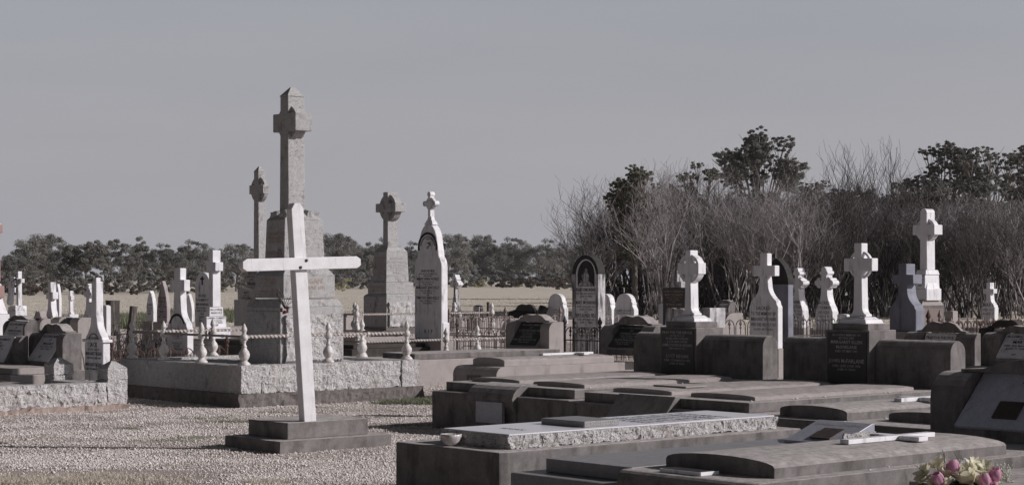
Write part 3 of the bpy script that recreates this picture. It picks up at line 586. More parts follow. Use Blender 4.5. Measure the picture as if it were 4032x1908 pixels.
# angel by a cross
def angel():
    d = 36; s = d/F; x = wx(68, d); r = thing('angel_statue', 'white marble angel leaning beside a wreathed cross on a pedestal at the left edge', 'statue', x, d)
    z0 = wz(1222, d)
    MB().frust(.24, .34, 0, .24, .34, z0).build('pedestal', M['marble'], r, bevel=.01)
    MB().rock(-.11, .11, -.17, .17, z0+.001, z0+.09, .03, .02, 5, 12).build('rocky_base', M['marble'], r, merge=True)
    MB().prism([(p-.06, q+z0+.08) for p, q in cross_mb(.085, .08, .68, .5, .15, .08, .85)], -.03, .05).build('cross', M['marble'], r, bevel=.006)
    me = bpy.data.meshes.new('figure'); bm = bmesh.new(); sk = bm.verts.layers.skin.verify()
    J = {'pel': (-.09, .08, .3, .062), 'kn': (-.1, .09, .15, .07), 'ft': (-.1, .1, .03, .085), 'ch': (-.08, .06, .45, .06), 'nk': (-.08, .045, .53, .024), 'hd': (-.085, .04, .585, .042), 'top': (-.085, .04, .62, .03),
         'sl': (-.08, .12, .49, .03), 'el': (-.12, .13, .4, .025), 'hl': (-.14, .06, .42, .017), 'sr': (-.09, -.01, .49, .028), 'er': (-.1, -.07, .47, .022), 'hr': (-.08, -.1, .53, .016),
         'w1': (.0, .13, .52, .03), 'w2': (.03, .2, .58, .035), 'w3': (.05, .22, .42, .028), 'w4': (.04, .18, .28, .012)}
    V = {}
    for k, (a, b, c, q) in J.items(): v = bm.verts.new((a, b, c+z0+.06)); v[sk].radius = (q, q); V[k] = v
    V['pel'][sk].use_root = True
    for a, b in (('pel', 'kn'), ('kn', 'ft'), ('pel', 'ch'), ('ch', 'nk'), ('nk', 'hd'), ('hd', 'top'), ('ch', 'sl'), ('sl', 'el'), ('el', 'hl'), ('ch', 'sr'), ('sr', 'er'), ('er', 'hr'), ('ch', 'w1'), ('w1', 'w2'), ('w2', 'w3'), ('w3', 'w4')): bm.edges.new((V[a], V[b]))
    bm.to_mesh(me); bm.free(); me.materials.append(M['marble']); o = bpy.data.objects.new('angel_figure', me); COL.objects.link(o); o.parent = r
    o.modifiers.new('skin', 'SKIN'); q = o.modifiers.new('sub', 'SUBSURF'); q.levels = q.render_levels = 2
    mb = MB()
    for k in range(16):
        a = k/16*6.28; mb.lathe([(.004, 0), (.022, .012), (.02, .03), (.004, .04)], -.045+random.uniform(-.01, .01), -.06+.085*math.cos(a), z0+.52+.085*math.sin(a), 7)
    mb.build('wreath', M['marble_mould'], r)
angel()
r = thing('small_finial', 'tiny weathered stone finial beside the angel pedestal', 'finial', wx(104, 37), 37)
MB().lathe([(.07, 0), (.06, .55), (.09, .58), (.05, .62), (.075, .7), (.05, .78), (.01, .88)], seg=10).build('finial', M['marble'], r, smooth=True)
# pink monument at the frame edge
mo = Mon('pink_granite_monument', 'tall pink granite monument cut off by the left edge', -42, 33)
b, w, t, z0, z1 = mo.tier('scroll_base', -110, -30, 52, 1235, 1420, M['marble_clean'], .98, zb=0)
b, w, t, z0, z1 = mo.tier('scroll_top', -100, -30, 46, 1172, 1234, M['marble_clean'], .7)
b, w, t, z0, z1 = mo.tier('pedestal', -100, -40, 20, 1125, 1171, M['pink'])
b, w, t, z0, z1 = mo.tier('moulding', -90, -38, 14, 1108, 1124, M['marble_clean'], .7)
b, w, t, z0, z1 = mo.tier('shaft', -84, -40, 6, 918, 1107, M['pink'], .94)
b, w, t, z0, z1 = mo.tier('capital', -92, -40, 14, 885, 917, M['pink'])
b, w, t, z0, z1 = mo.tier('cap', -92, -40, 12, 870, 884, M['marble_clean'], .5)

# ANN NOBLE stone -------------------------------------------------------------
def noble(r, w, t, zb, h):
    mb = MB(); z = zb+h
    mb.frust(t*.9, w*.32, z-.02, t*.6, w*.2, z+.06).frust(t*.6, w*.16, z+.061, t*.45, w*.12, z+.13)
    mb.build('finial_base', M['marble'], r, bevel=.006)
    s = MB(); s.prism([(p, q+z+.12) for p, q in cross_mb(.075, .1, .40, .24, .13, .08, .85)], -.05, .05)
    s = s.build('finial_cross', M['marble'], r, bevel=.01)
    mb = MB(); n = 14
    for cy, cz in ((-.13, z+.36), (.13, z+.36), (0, z+.525)): mb.prism([(cy+.05*math.cos(2*math.pi*k/n), cz+.05*math.sin(2*math.pi*k/n)) for k in range(n)], -.054, .054)
    mb.build('trefoil_end', M['marble'], s, bevel=.006); MB().ring(0, z+.36, .115, .08, -.03, .03, 20).build('ring', M['marble'], s)
    g = [(y_*.88, z_*1.0) for y_, z_ in o_cusp(w, h)]
    MB().ring(0, zb+h*.79, w*.36, w*.31, -t/2-.012, -t/2+.005, 24, -10, 190).build('carved_moulding', M['dark_mould'], r)
    MB().ring(0, zb+h*.79, w*.27, w*.25, -t/2-.008, -t/2+.005, 24, 10, 170).build('carved_moulding', M['inkgrey'], r)
    q = MB()
    for k in range(11): q.lathe([(.004, 0), (.03, .006), (.02, .018)], -t/2+.0, random.uniform(-.12, .12), zb+h*.8+random.uniform(-.04, .14), 7)
    q.build('carved_flowers', M['marble_mould'], r)
    MB().box(-t/2-.03, t/2+.03, -w/2-.035, w/2+.035, zb-.12, zb+.0).build('moulded_foot', M['marble'], r, bevel=.01)
    inscribe(r, [('R  I  P', 1)], M['ink'], (-t/2, -.02, zb+.19), (0, -1, 0), (0, 0, 1), w*.3, .11)
    MB().box(-t/2+.03, t/2+.025, -w/2-.012, w/2+.012, zb+.002, zb+.3).build('base_block', M['marble'], r, bevel=.01)
S('headstone', 'tall white marble headstone with cusped pointed arch, small trefoil cross and black lettering', 1632, 1738, 1764, 880, 1336, 33, o_cusp, M['marble'],
  [('', .6), ('ANN NOBLE', 1.6), ('WHO DIED 7TH DECEMBER 1899', .8), ('AGED 74 YEARS', .8), ('MARY ANN NOBLE', 1.7), ('DIED 26TH JULY 1961', .9), ('AGED 78 YEARS', .9), ('MARGARET JANE KELLY', 1.7), ('DIED 14TH MARCH 1979', .9), ('AGED 83 YEARS', .9), ('AND', .7), ('TIMOTHY JOHN KELLY', 1.7), ('DIED 17TH AUGUST 1962', .9), ('AGED 80 YEARS', .9)], z_in=(.62, .3), extra=noble, bevel=.02)

# small cross obelisk-like stone right of it
S('headstone', 'small grey marble tapering headstone with little trefoil cross right of the tall pointed stone', 1772, 1806, 1822, 1085, 1262, 44, o_ogee, M['marble_mould'], kw=dict(zs=.1, zn=.72, neck=.16, za=.78, ah=.07, aw=.75), lines=[('OF YOUR', 1), ('CHARITY', 1), ('MICHAEL', 1.3), ('DIED 1901', 1), ('AGED 58', 1), ('RIP', 1)], z_in=(.52, .16), wi=.5, extra=lambda r, w, t, zb, h: trefoils(r, w, t, zb, h, .815, w*.36, .05, .05))
S('headstone', 'tiny pale blue headstone with a dark border standing alone in the field edge', 1863, 1893, 1904, 1200, 1250, 46, o_round, M['darkstone'], kw=dict(rise=.08), extra=lambda r, w, t, zb, h: inscribe(MB().box(-t/2-.02, -t/2+.001, -w*.42, w*.42, zb, zb+h*.86).build('tablet', M['marble_clean'], r), L_('IN MEMORY', 'THOMAS', 'DIED 1931', '', 'RIP'), M['ink'], (-t/2-.02, 0, zb+h*.82), (0, -1, 0), (0, 0, 1), w*.6, h*.75))
r = thing('fence_post', 'thin black fence post standing in the field behind the hoop fence', 'post', wx(1921, 50), 50); MB().tube([(0, 0, 0), (.01, 0, wz(1188, 50))], .04, 8).build('post', M['wood'], r)

# WILLIAM THOMAS stone
def wt_extra(r, w, t, zb, h):
    MB().ring(0, zb+h-w/2, w/2+.02, w*.42, -t/2-.03, t/2+.01, 30, 0, 180).build('hood_moulding', M['dark_mould'], r, bevel=.006)
    MB().box(-t/2-.03, t/2+.01, w*.42, w/2+.02, zb, zb+h-w/2-.001).build('side_moulding', M['marble_mould'], r, bevel=.006)
    MB().box(-t/2-.03, t/2+.01, -w/2-.02, -w*.42, zb, zb+h-w/2-.001).build('side_moulding', M['marble_mould'], r, bevel=.006)
    MB().prism([(p, q) for p, q in [(-w*.34, zb+h*.69), (w*.34, zb+h*.69)]+arc(0, zb+h-w*.52, w*.34, w*.4, 0, 180, 16)], -t/2-.004, -t/2+.002).build('niche', M['dark_mould'], r)
    q = MB()
    for k in range(26):
        zz = random.random(); q.lathe([(.004, 0), (.022, .008), (.014, .02)], -t/2-.012, random.uniform(-1, 1)*w*.26*(1.05-zz), zb+h*(.7+.18*zz), 7)
    q.prism([(-w*.3, zb+h*.695), (w*.3, zb+h*.695), (w*.24, zb+h*.72), (w*.12, zb+h*.74), (w*.13, zb+h*.8), (w*.07, zb+h*.83), (w*.06, zb+h*.87), (-w*.06, zb+h*.87), (-w*.07, zb+h*.83), (-w*.13, zb+h*.8), (-w*.12, zb+h*.74), (-w*.24, zb+h*.72)], -t/2-.02, -t/2-.005)
    q.build('carved_relief', M['marble_mould'], r)
    inscribe(r, [('R      P', 1)], M['ink'], (-t/2, 0, zb+.2), (0, -1, 0), (0, 0, 1), w*.35, .11)
S('headstone', 'tall round arched white marble headstone with a mould blackened hood and carved niche', 2260, 2357, 2379, 1008, 1392, 35, o_round, M['marble'],
  [('WILLIAM THOMAS MONAHAN', 1.5), ('WHO DIED 21ST AUGUST 1922', .8), ('AGED 63 YEARS', .8), ('ALSO', .6), ('MARY MONAHAN', 1.6), ('DIED 10TH JUNE 1923', .8), ('AGED 59 YEARS', .8), ('ALSO', .6), ('BERT ALFRED FIELD', 1.6), ('DIED 18TH MAY 1922', .8), ('AGED 51 YEARS', .8), ('AND', .6), ('LAURA MARY FIELD', 1.6), ('DIED 2ND JULY 1941', .8), ('AGED 77 YEARS', .8)], z_in=(.68, .17), extra=wt_extra)
sh = dict(z_in=(.5, .2), ink='inkgrey')
S('headstone', 'shouldered white marble headstone left of the tall mould hooded stone', 2152, 2222, 2238, 1155, 1275, 47, o_shoulder, M['marble'], L_('KATE', 'DIED 1903', '', 'ALICE MORAN'), **sh)
S('headstone', 'shouldered white marble headstone half hidden behind the right side of the mould hooded stone', 2352, 2408, 2428, 1156, 1275, 50, o_shoulder, M['marble'])
S('headstone', 'shouldered white marble headstone overlapping the one beside the mould hooded stone', 2417, 2496, 2514, 1155, 1278, 47, o_shoulder, M['marble'], L_('JAMES DOLAN', 'DIED 9TH MARCH 1901', '', 'AGED 40'), **sh)
# dark scrolled tombs beyond the block headstone with rounded piers
deskpx('desk_headstone', 'low dark concrete tomb headstone with a leaning dark urn on it beyond the hoop fence', 2000, 2120, 2140, 1225, 1262, 48, plinth=1, pier=.2, m='conc_dark', tab='darkstone', crest=.18)
r = thing('broken_urn', 'dark broken urn pedestal leaning behind the wide block headstone', 'urn', wx(2085, 47), 47); r.rotation_euler = (0, .5, A)
MB().lathe([(.2, .0), (.18, .3), (.1, .6), (.09, .8), (.12, .82), (.12, 1.02)], seg=12).build('urn', M['darkstone'], r, smooth=True)

# cluster between: book stone, dark tablet monument
mo = Mon('tablet_monument', 'dark tablet monument with gilt lettering topped by a white cross stump', 2668, 32)
b, w, t, z0, z1 = mo.tier('plinth', 2600, 2700, 2730, 1290, 1420, M['conc_pale'], zb=0)
b, w, t, z0, z1 = mo.tier('die', 2622, 2712, 2740, 1132, 1289, M['darkstone'])
inscribe(b, L_('', 'SACRED TO THE MEMORY OF', 'MARY ELIZABETH', 'DIED 5TH AUGUST 1929', 'AGED 62 YEARS', 'ALSO', 'PATRICK JAMES', 'DIED 9TH JUNE 1933', 'RIP'), M['gold'], (-t/2, 0, z1), (0, -1, 0), (0, 0, 1), w*.85, (z1-z0)*.6)
MB().prism([(p+.0, q+z1+.001) for p, q in cross_mb(.14, .14, .3, .05, .15, .1, .9)][0:] if 0 else [(-.15, z1+.001), (.15, z1+.001), (.15, z1+.105), (.06, z1+.105), (.06, z1+.3), (-.06, z1+.3), (-.06, z1+.105), (-.15, z1+.105)], -.07, .07).build('cross_stump', M['marble_mould'], mo.r, bevel=.006)
mo = Mon('open_book_stone', 'streaked white marble open book stone below the dark gilt tablet', 2668, 29)
w, t = .46, .12; z0 = mo.z(1284)
MB().box(-.12, .12, -.25, .25, 0, z0).build('plinth', M['conc_pale'], mo.r, bevel=.01)
MB().prism([(-.23, z0+.001), (.23, z0+.001), (.21, z0+.27), (.1, z0+.285), (0, z0+.27), (-.1, z0+.285), (-.21, z0+.25)], -.05, .05).build('book', M['marble_mould'], mo.r, bevel=.008)
mo = Mon('marble_block_stone', 'streaked white marble slab stone right of the big ringed cross foot', 2810, 27.5)
MB().box(-.2, .2, -.12, .12, 0, mo.z(1290)).build('plinth', M['conc_pale'], mo.r); MB().box(-.17, .17, -.08, .08, mo.z(1290)+.001, mo.z(1211)).build('slab', M['marble_mould'], mo.r, bevel=.006)
S('headstone', 'plain narrow grey marble stone left of the dark gilt tablet', 2592, 2618, 2624, 1195, 1290, 33, o_round, M['marble'], kw=dict(rise=.02))
deskpx('desk_headstone', 'small concrete headstone with a gabled pale tablet right of the ringed white cross', 2815, 2868, 2896, 1190, 1300, 38, plinth=1, pier=.04, m='concrete', lines=L_('IN LOVING', 'MEMORY', 'JOHN HENRY', 'DIED 1936', 'AGED 59'), tw=1, crest=.05, fwd=.2)
deskpx('desk_headstone', 'small rounded concrete block headstone in front of the gabled pale tablet', 2800, 2856, 2925, 1232, 1330, 35, plinth=1, pier=.3, m='conc_pale', crest=0, curve=.25, tab='darkstone')

# big bluish cross stone and the dark one behind
S('headstone', 'large bluish white marble ogee headstone with a plain cross, between the two big dark tombs', 2950, 3063, 3082, 997, 1372, 29, o_ogee, M['marble'],
  L_('SACRED', 'TO THE MEMORY OF', 'MARGARET NOONAN', 'WHO DIED 3RD JULY 1907', 'AGED 48 YEARS'), ink='inkgrey', kw=dict(zs=.44, zn=.67, neck=.25, za=.76, ah=.112, aw=.78), z_in=(.45, .18))
def cap_dark(r, w, t, zb, h): MB().prism([(p*1.03, q+zb+.015) for p, q in o_gothic(w, h)[2:]], -t/2-.004, t/2+.004).build('mould_blackened_top', M['dark_mould'], r)
S('headstone', 'slate blue pointed headstone with a mould blackened top behind the large ogee cross', 3010, 3103, 3124, 1019, 1372, 32, o_gothic, M['blue_stone'], extra=cap_dark)
tk = dict(kw=dict(zs=.3, zn=.62, neck=.3, za=.72, ah=.09, aw=.8))
S('headstone', 'white trefoil cross headstone, left of a matching pair beside the slate blue stone', 3112, 3160, 3184, 1060, 1290, 38, o_ogee, M['marble_clean'], L_('IN LOVING MEMORY', 'PETER', 'DIED 1912', 'AGED 30 YEARS', 'RIP'), ink='inkgrey', extra=lambda r, w, t, zb, h: trefoils(r, w, t, zb, h, .765, w*.4, .055, .09, 'marble_clean'), z_in=(.48, .12), **tk)
S('headstone', 'white trefoil cross headstone, right of a matching pair, nearer the open ringed cross', 3210, 3278, 3302, 1056, 1300, 37, o_ogee, M['marble_clean'], L_('SACRED', 'TO THE MEMORY', 'HUGH', 'DIED 1909', 'RIP'), ink='inkgrey', extra=lambda r, w, t, zb, h: trefoils(r, w, t, zb, h, .765, w*.4, .06, .1, 'marble_clean'), z_in=(.48, .12), **tk)
S('headstone', 'dark blue shadowed ogee cross headstone in front of the tall ringed cross monument at right', 3502, 3606, 3642, 1038, 1305, 26.5, o_ogee, M['blue_stone'], kw=dict(zs=.32, zn=.6, neck=.28, za=.7, ah=.14, aw=.8))
mo = Mon('celtic_cross_monument', 'tall white marble ringed cross on a brown stone pedestal in front of the bare thicket', 3652, 38)
b, w, t, z0, z1 = mo.tier('pedestal', 3590, 3632, 3722, 1202, 1330, M['bluestone'], zb=0)
mo.cap('pedestal_slope', w, t, w*.8, t*.72, z1+.001, z1+.12, M['conc_pale'])
MB().box(-t/2+.05, t/2-.05, -w/2-.01, -w/2+.01, .2, z1-.06).build('recessed_panel', mat('brown_stone', (.24, .19, .175), (.2, .16, .15), 6, .9, .3, 60), b)
b, w, t, z0, z1 = mo.tier('lower_die', 3584, 3636, 3694, 1136, 1182, M['marble_clean'], 1)
MB().frust(t*.9, w*.3, z1+.001, .04, .04, z1+.35, 0, -w*.3, 0, -w*.12).build('gablet', M['marble_clean'], b)
b, w, t, z0, z1 = mo.tier('upper_die', 3580, 3618, 3676, 1082, 1135, M['marble'], .95)
inscribe(b, L_('OF YOUR CHARITY', 'PRAY FOR', 'JAMES', 'RIP'), M['inkgrey'], (-t/2, 0, z1), (0, -1, 0), (0, 0, 1), w*.8, (z1-z0)*.9)
b, w, t, z0, z1 = mo.tier('moulding', 3572, 3614, 3670, 1062, 1081, M['marble_clean'], .85)
zs = z1+.001; sw_, st_ = mo.wt(3588, 3616, 3648)
celtic(mo.r, M['marble_clean'], zs, sw_, st_, mo.z(838)-zs, mo.z(905)-zs, .27, .2, .24, .5, .92, 'round', rw=.25)
S('headstone', 'small white marble ogee cross headstone near the right edge in front of the thicket', 3866, 3916, 3932, 1112, 1265, 45, o_ogee, M['marble'], L_('MARY', 'DIED 1910', 'AGED 7'), ink='inkgrey', kw=dict(zs=.36, zn=.6, neck=.3, za=.72, ah=.12, aw=.8), z_in=(.5, .15))
S('small_marker', 'small square concrete marker right of the brown stone pedestal', 3720, 3752, 3772, 1222, 1262, 44, o_round, M['conc_pale'], kw=dict(rise=.02), cat='grave marker')
S('small_marker', 'plain bluish marker block between the trefoil pair and the ringed cross', 3296, 3330, 3346, 1235, 1300, 36, o_round, M['marble'], kw=dict(rise=.02), cat='grave marker')
# ------------------------------------------------------------------ right hand tombs, all set square to the rows (u along, v across)
def tomb(name, label, u0, u1, v0, v1, h, m='concrete', rockz=0, bevel=.012, cat='grave', front_round=0):
    x, y = uv((u0+u1)/2, (v0+v1)/2); r = thing(name, label, cat, x, y); U, V = (u1-u0)/2, (v1-v0)/2
    if front_round:
        c = front_round; prof = [(U, -.03), (U, h)]+[(-U+c-c*math.sin(math.radians(q)), h-c+c*math.cos(math.radians(q))) for q in (0, 22, 45, 68, 90)]+[(-U, -.03)]
        MB().prism(prof, -V, V, 'y').build('base', M[m], r, bevel=.006)
    else: MB().box(-U, U, -V, V, -.03, h).build('base', M[m], r, bevel=bevel)
    return r, (u0+u1)/2, (v0+v1)/2
def bx(T, part, u0, u1, v0, v1, z0, z1, m, bevel=.008):
    r, cu, cv = T; return MB().box(u0-cu, u1-cu, v0-cv, v1-cv, z0, z1).build(part, M[m], r, bevel=bevel)
def dome(T, part, u0, u1, v0, v1, z0, z1, rise, m):
    r, cu, cv = T; a, b = v0-cv, v1-cv; mid, hw = (a+b)/2, (b-a)/2
    o = [(a, z0), (b, z0), (b, z1)]+[(mid+hw*math.cos(math.pi*k/12), z1+rise*math.sin(math.pi*k/12)**.9) for k in range(1, 12)]+[(a, z1)]
    return MB().prism(o, u0-cu, u1-cu).build(part, M[m], r)
def chips(spots, n=14):
    for (u0, u1, v0, v1, z, k), wh in zip(spots, ('sloping fronted double grave', 'scroll fronted double grave', 'domed grave at lower right', 'double grave with two domed ledgers')):
        mb = MB()
        for _ in range(k):
            q = random.uniform(.006, .014); X, Y = uv(random.uniform(u0, u1), random.uniform(v0, v1)); mb.lathe([(q*.6, 0), (q, q*.5), (q*.5, q)], X, Y, z-.001, 6, sx=random.uniform(.7, 1.4))
        tag(mb.build('loose_stones', M['marble_clean']), 'tiny loose white stones on the edge of the '+wh, 'pebbles', kind='stuff')
# far block A1
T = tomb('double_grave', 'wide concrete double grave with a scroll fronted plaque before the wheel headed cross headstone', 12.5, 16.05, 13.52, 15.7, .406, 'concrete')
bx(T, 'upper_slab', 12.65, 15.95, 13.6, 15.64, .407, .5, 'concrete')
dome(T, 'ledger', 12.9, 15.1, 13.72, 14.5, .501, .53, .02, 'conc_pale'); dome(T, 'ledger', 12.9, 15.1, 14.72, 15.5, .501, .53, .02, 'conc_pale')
def scroll(T, v0, v1, u, m='concrete', plaque=True):
    r, cu, cv = T; a = u-cu
    p = [(a+.16, .02), (a+.16, .52)]+[(a-.02-.17*math.sin(math.radians(q))*1, .51-.16*(1-math.cos(math.radians(q)))) for q in (0, 20, 40, 60, 80)]+[(a-.17, .3), (a-.13, .22), (a-.13, .02)]
    s = MB().prism(p, v0-cv, v1-cv, 'y').build('scroll', M[m], r)
    if plaque:
        k = (v0+v1)/2-cv; q = MB().box(a-.205, a-.165, k-.22, k+.2, .12, .34).build('plaque', M['slategranite'], s, bevel=.004)
scroll(T, 14.3, 15.02, 12.62)
def winghead(name, label, v0, v1, vc, pw, lines, u=15.46, dz=0):
    x, y = uv(u, (v0+v1)/2); r = thing(name, label, 'headstone', x, y); W = (v1-v0)/2; c = vc-(v0+v1)/2; tb = .25; z0 = .501
    prof = [(0, z0), (tb, z0), (tb, .86)]+[(tb/2+tb/2*math.cos(math.radians(q)), .86+.125*math.sin(math.radians(q))) for q in range(15, 180, 15)]+[(0, .86)]
    MB().prism(prof, -W, c-pw/2-.001, 'y').build('wing', M['concrete'], r, bevel=.004); MB().prism(prof, c+pw/2+.001, W, 'y').build('wing', M['concrete'], r, bevel=.004)
    d = MB().box(-.1, .35, c-pw/2, c+pw/2, z0, 1.055+dz).build('pedestal', M['concrete'], r, bevel=.006)
    t = MB().box(-.112, -.101, c-pw/2+.03, c+pw/2-.03, z0+.02, 1.03+dz).build('tablet', M['darkstone'], d)
    inscribe(t, lines, M['leadwhite'], (-.112, c, 1.02+dz), (0, -1, 0), (0, 0, 1), pw*.82, .42)
    MB().box(-.055, .31, c-pw/2+.05, c+pw/2-.05, 1.056+dz, 1.12+dz).build('step', M['concrete'], r, bevel=.006)
    MB().frust(.3, pw-.2, 1.121+dz, .27, pw-.24, 1.165+dz, .125, c).frust(.24, pw-.27, 1.1655+dz, .18, pw-.33, 1.19+dz, .125, c).build('marble_step', M['marble'], r, bevel=.006)
    return r, c, 1.191+dz
r, c, z = winghead('winged_headstone', 'dark concrete headstone with rounded wings carrying a white wheel headed cross', 13.59, 15.6, 14.78, .57,
    [('PRAY FOR THE REPOSE', 1.1), ('OF THE SOUL OF', .7), ('MY BELOVED HUSBAND', .8), ('& OUR DEAR FATHER', .8), ('JAMES PATRICK REGAN', 1.1), ('DIED 4TH JULY 1951', .7), ('', 1), ('LUCY REGAN', 1.4), ('DIED 12TH MARCH 1972', .9), ('AGED 74 YEARS', .8), ('', .6)])
celtic(r, M['marble_clean'], z, .1, .13, .745, .535, .165, .13, .165, .75, .8, 'flat', flare=.05, x=.125, y=c, rw=.2)
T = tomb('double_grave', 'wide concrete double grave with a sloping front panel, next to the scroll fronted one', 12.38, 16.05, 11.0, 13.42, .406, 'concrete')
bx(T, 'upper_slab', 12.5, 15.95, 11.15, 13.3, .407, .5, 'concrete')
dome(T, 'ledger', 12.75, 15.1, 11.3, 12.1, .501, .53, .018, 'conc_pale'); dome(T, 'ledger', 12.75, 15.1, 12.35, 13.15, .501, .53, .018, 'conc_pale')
rr, cu, cv = T
MB().prism([(12.5-cu, .02), (12.5-cu, .515), (12.44-cu, .515), (12.18-cu, .2), (12.18-cu, .02)], 12.0-cv, 12.75-cv, 'y').build('sloping_panel', M['concrete'], rr, bevel=.006)
bx(T, 'name_plate', 13.1, 13.4, 12.5, 12.95, .549, .565, 'conc_pale')
r, c, z = winghead('winged_headstone', 'dark winged headstone carrying a white open ringed cross, right of the wheel headed one', 11.12, 13.3, 12.34, .57,
    [('IN LOVING MEMORY OF', .8), ('MY DEAR WIFE', .7), ('MARGARET ELLEN', 1.2), ('McFARLANE', 1.2), ('DIED 1ST MAY 1941', .8), ('', 1.2), ('JOHN McFARLANE', 1.5), ('DIED 23RD JUNE 1958', .9), ('AGED 81 YEARS', .8), ('', .6)], dz=.02)
celtic(r, M['marble_clean'], z, .115, .105, .77, .545, .185, .135, .15, .35, .85, 'flat', flare=.05, x=.125, y=c, rw=.17)

# granite ledger tomb in the foreground
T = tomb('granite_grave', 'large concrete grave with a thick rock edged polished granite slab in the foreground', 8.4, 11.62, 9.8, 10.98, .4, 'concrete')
r, cu, cv = T
s = MB().rock(8.6-cu, 11.46-cu, 9.92-cv, 10.7-cv, .402, .497, .016, .016, 41, 18, keep='top').build('rock_edged_slab', M['rock'], r, merge=True)
bx(T, 'polished_top', 8.615, 11.445, 9.94, 10.68, .4985, .507, 'polished', bevel=0)
s = bx(T, 'name_block', 9.42, 9.78, 10.02, 10.5, .508, .552, 'greygran', bevel=.004)
inscribe(s, [('ROSS REGAN', 1)], M['leadwhite'], (9.6-cu, 10.02-cv, .551), (1, 0, 0), (0, 0, 1), .32, .04)
inscribe(r, [('IN LOVING MEMORY OF', 1), ('JOHN ROSS REGAN', 1.4), ('PASSED AWAY 12TH JUNE', 1), ('BELOVED HUSBAND OF MARY', 1), ('LOVING FATHER OF', 1), ('PETER ANNE AND JOHN', 1), ('REST IN PEACE', 1)], M['ink'], (11.05-cu, 10.3-cv, .507), (0, -1, 0), (1, 0, 0), .55, 1.0, eps=.002)
inscribe(r, [('REGAN', 1)], M['ink'], (8.98-cu, 10.27-cv, .507), (0, -1, 0), (1, 0, 0), .25, .09, eps=.002)
x, y = uv(8.49, 10.44)
r = thing('glass_bowl', 'small pearly glass bowl standing before the rock edged granite slab', 'bowl', x, y, .401)
MB().lathe([(.03, 0), (.045, .006), (.066, .03), (.078, .06), (.079, .085), (.074, .085), (.071, .062), (.06, .034), (.04, .012), (.002, .008)], seg=22, flute=(.02, .08)).build('bowl', M['ceramic'], r, smooth=True)
# grey granite tomb with wedge tablet
T = tomb('granite_grave', 'low sawn grey granite grave with a wedge shaped name tablet at its head', 7.98, 11.15, 8.2, 9.2, .34, 'greygran')
bx(T, 'upper_slab', 8.17, 10.95, 8.26, 9.06, .341, .43, 'greygran', bevel=.006)
r, cu, cv = T
x, y = uv(10.44, 8.55); r = thing('wedge_tablet', 'blue grey granite wedge tablet with a small bronze plaque on the sawn grey granite grave', 'grave tablet', x, y, .4305)
MB().prism([(-.2, 0), (.2, 0), (.2, .145), (.17, .145), (-.2, .02)], -.25, .25, 'y').build('wedge', M['slategranite'], r, bevel=.004)
MB().rock(-.16, .203, -.262, -.248, .0, .09, .02, .008, 51, 14).build('rock_edge', M['rock'], r, merge=True)
sl = Vector((.37, 0, .125)).normalized(); n = Vector((-sl.z, 0, sl.x)); o = Vector((-.2, 0, .02))
def plate(r, part, m, c, half, a, b, th=.012):
    p = [o+sl*a+Vector((0, c+half, 0)), o+sl*a+Vector((0, c-half, 0)), o+sl*b+Vector((0, c-half, 0)), o+sl*b+Vector((0, c+half, 0))]
    return MB().raw([q+n*.001 for q in p]+[q+n*th for q in p], [(0,1,2,3),(4,5,6,7),(0,1,5,4),(1,2,6,5),(2,3,7,6),(3,0,4,7)]).build(part, M[m], r)
plate(r, 'bronze_plaque', 'bronze', -.03, .09, .06, .24)
inscribe(r, [('ISABEL  DAWE', 1)], M['leadwhite'], o+sl*.375, (0, -1, 0), sl, .42, .07)
# domed ledger tomb
T = tomb('domed_grave', 'large concrete grave at lower right with a domed ledger and a white cross on it', 7.95, 11.3, 7.05, 8.17, .44, 'concrete', front_round=.06)
dome(T, 'ledger', 8.27, 10.6, 7.18, 8.06, .441, .5, .05, 'concrete')
x, y = uv(8.12, 7.72); r = thing('flat_plaque', 'thin white edged plaque lying flat before the domed ledger', 'plaque', x, y, .441)
MB().box(-.08, .08, -.17, .17, 0, .022).build('board', M['marble_clean'], r, bevel=.003); MB().box(-.07, .07, -.155, .155, .0225, .025).build('face', M['darkstone'], r)
x, y = uv(9.85, 7.56); r = thing('lying_cross', 'white marble cross lying flat on the domed ledger at the lower right', 'cross', x, y, .552)
MB().box(-.47, .44, -.035, .035, 0, .03).build('long_bar', M['marble_clean'], r, bevel=.003); MB().box(.04, .14, -.2, -.036, 0, .028).box(.04, .14, .036, .2, 0, .028).build('cross_arms', M['marble_clean'], r, bevel=.004)
T4 = tomb('plain_grave', 'plain flat concrete grave slab at the bottom right corner behind the flowers', 9.3, 11.1, 5.0, 7.0, .37, 'conc_pale')
# big desk headstone at right
x, y = uv(11.45, 7.27); 
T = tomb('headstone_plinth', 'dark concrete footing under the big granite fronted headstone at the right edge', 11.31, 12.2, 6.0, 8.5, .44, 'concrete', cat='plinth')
r, tb = desk('desk_headstone', 'massive block headstone at the right edge with slate blue granite tablet and bronze plaque', 2.3, .475, .45, .441, x, y, pier=.29, fwd=.35, m='concrete', tab='paleslate', crest=.12, tw=.985, curve=.2, tabz=(.0, 1.0),
     lines=[('', .25), ('CATHERINE     DAWE', 1), ('', .15), ('MARY     DAWE', 1), ('', 2.3)], ink='inkgrey')
e = tb.data.vertices; P0, P3, P1 = e[4].co.copy(), e[7].co.copy(), e[5].co.copy(); sl2 = (P3-P0).normalized(); n2 = Vector((-sl2.z, 0, sl2.x)); o = P0.copy(); o.y = 0
L0 = (P3-P0).length; q = [o+sl2*L0*a+Vector((0, .46+b, 0)) for a, b in ((.16, .1), (.16, -.1), (.45, -.1), (.45, .1))]
MB().raw([k+n2*.001 for k in q]+[k+n2*.015 for k in q], [(0,1,2,3),(4,5,6,7),(0,1,5,4),(1,2,6,5),(2,3,7,6),(3,0,4,7)]).build('bronze_plaque', M['bronze'], tb)
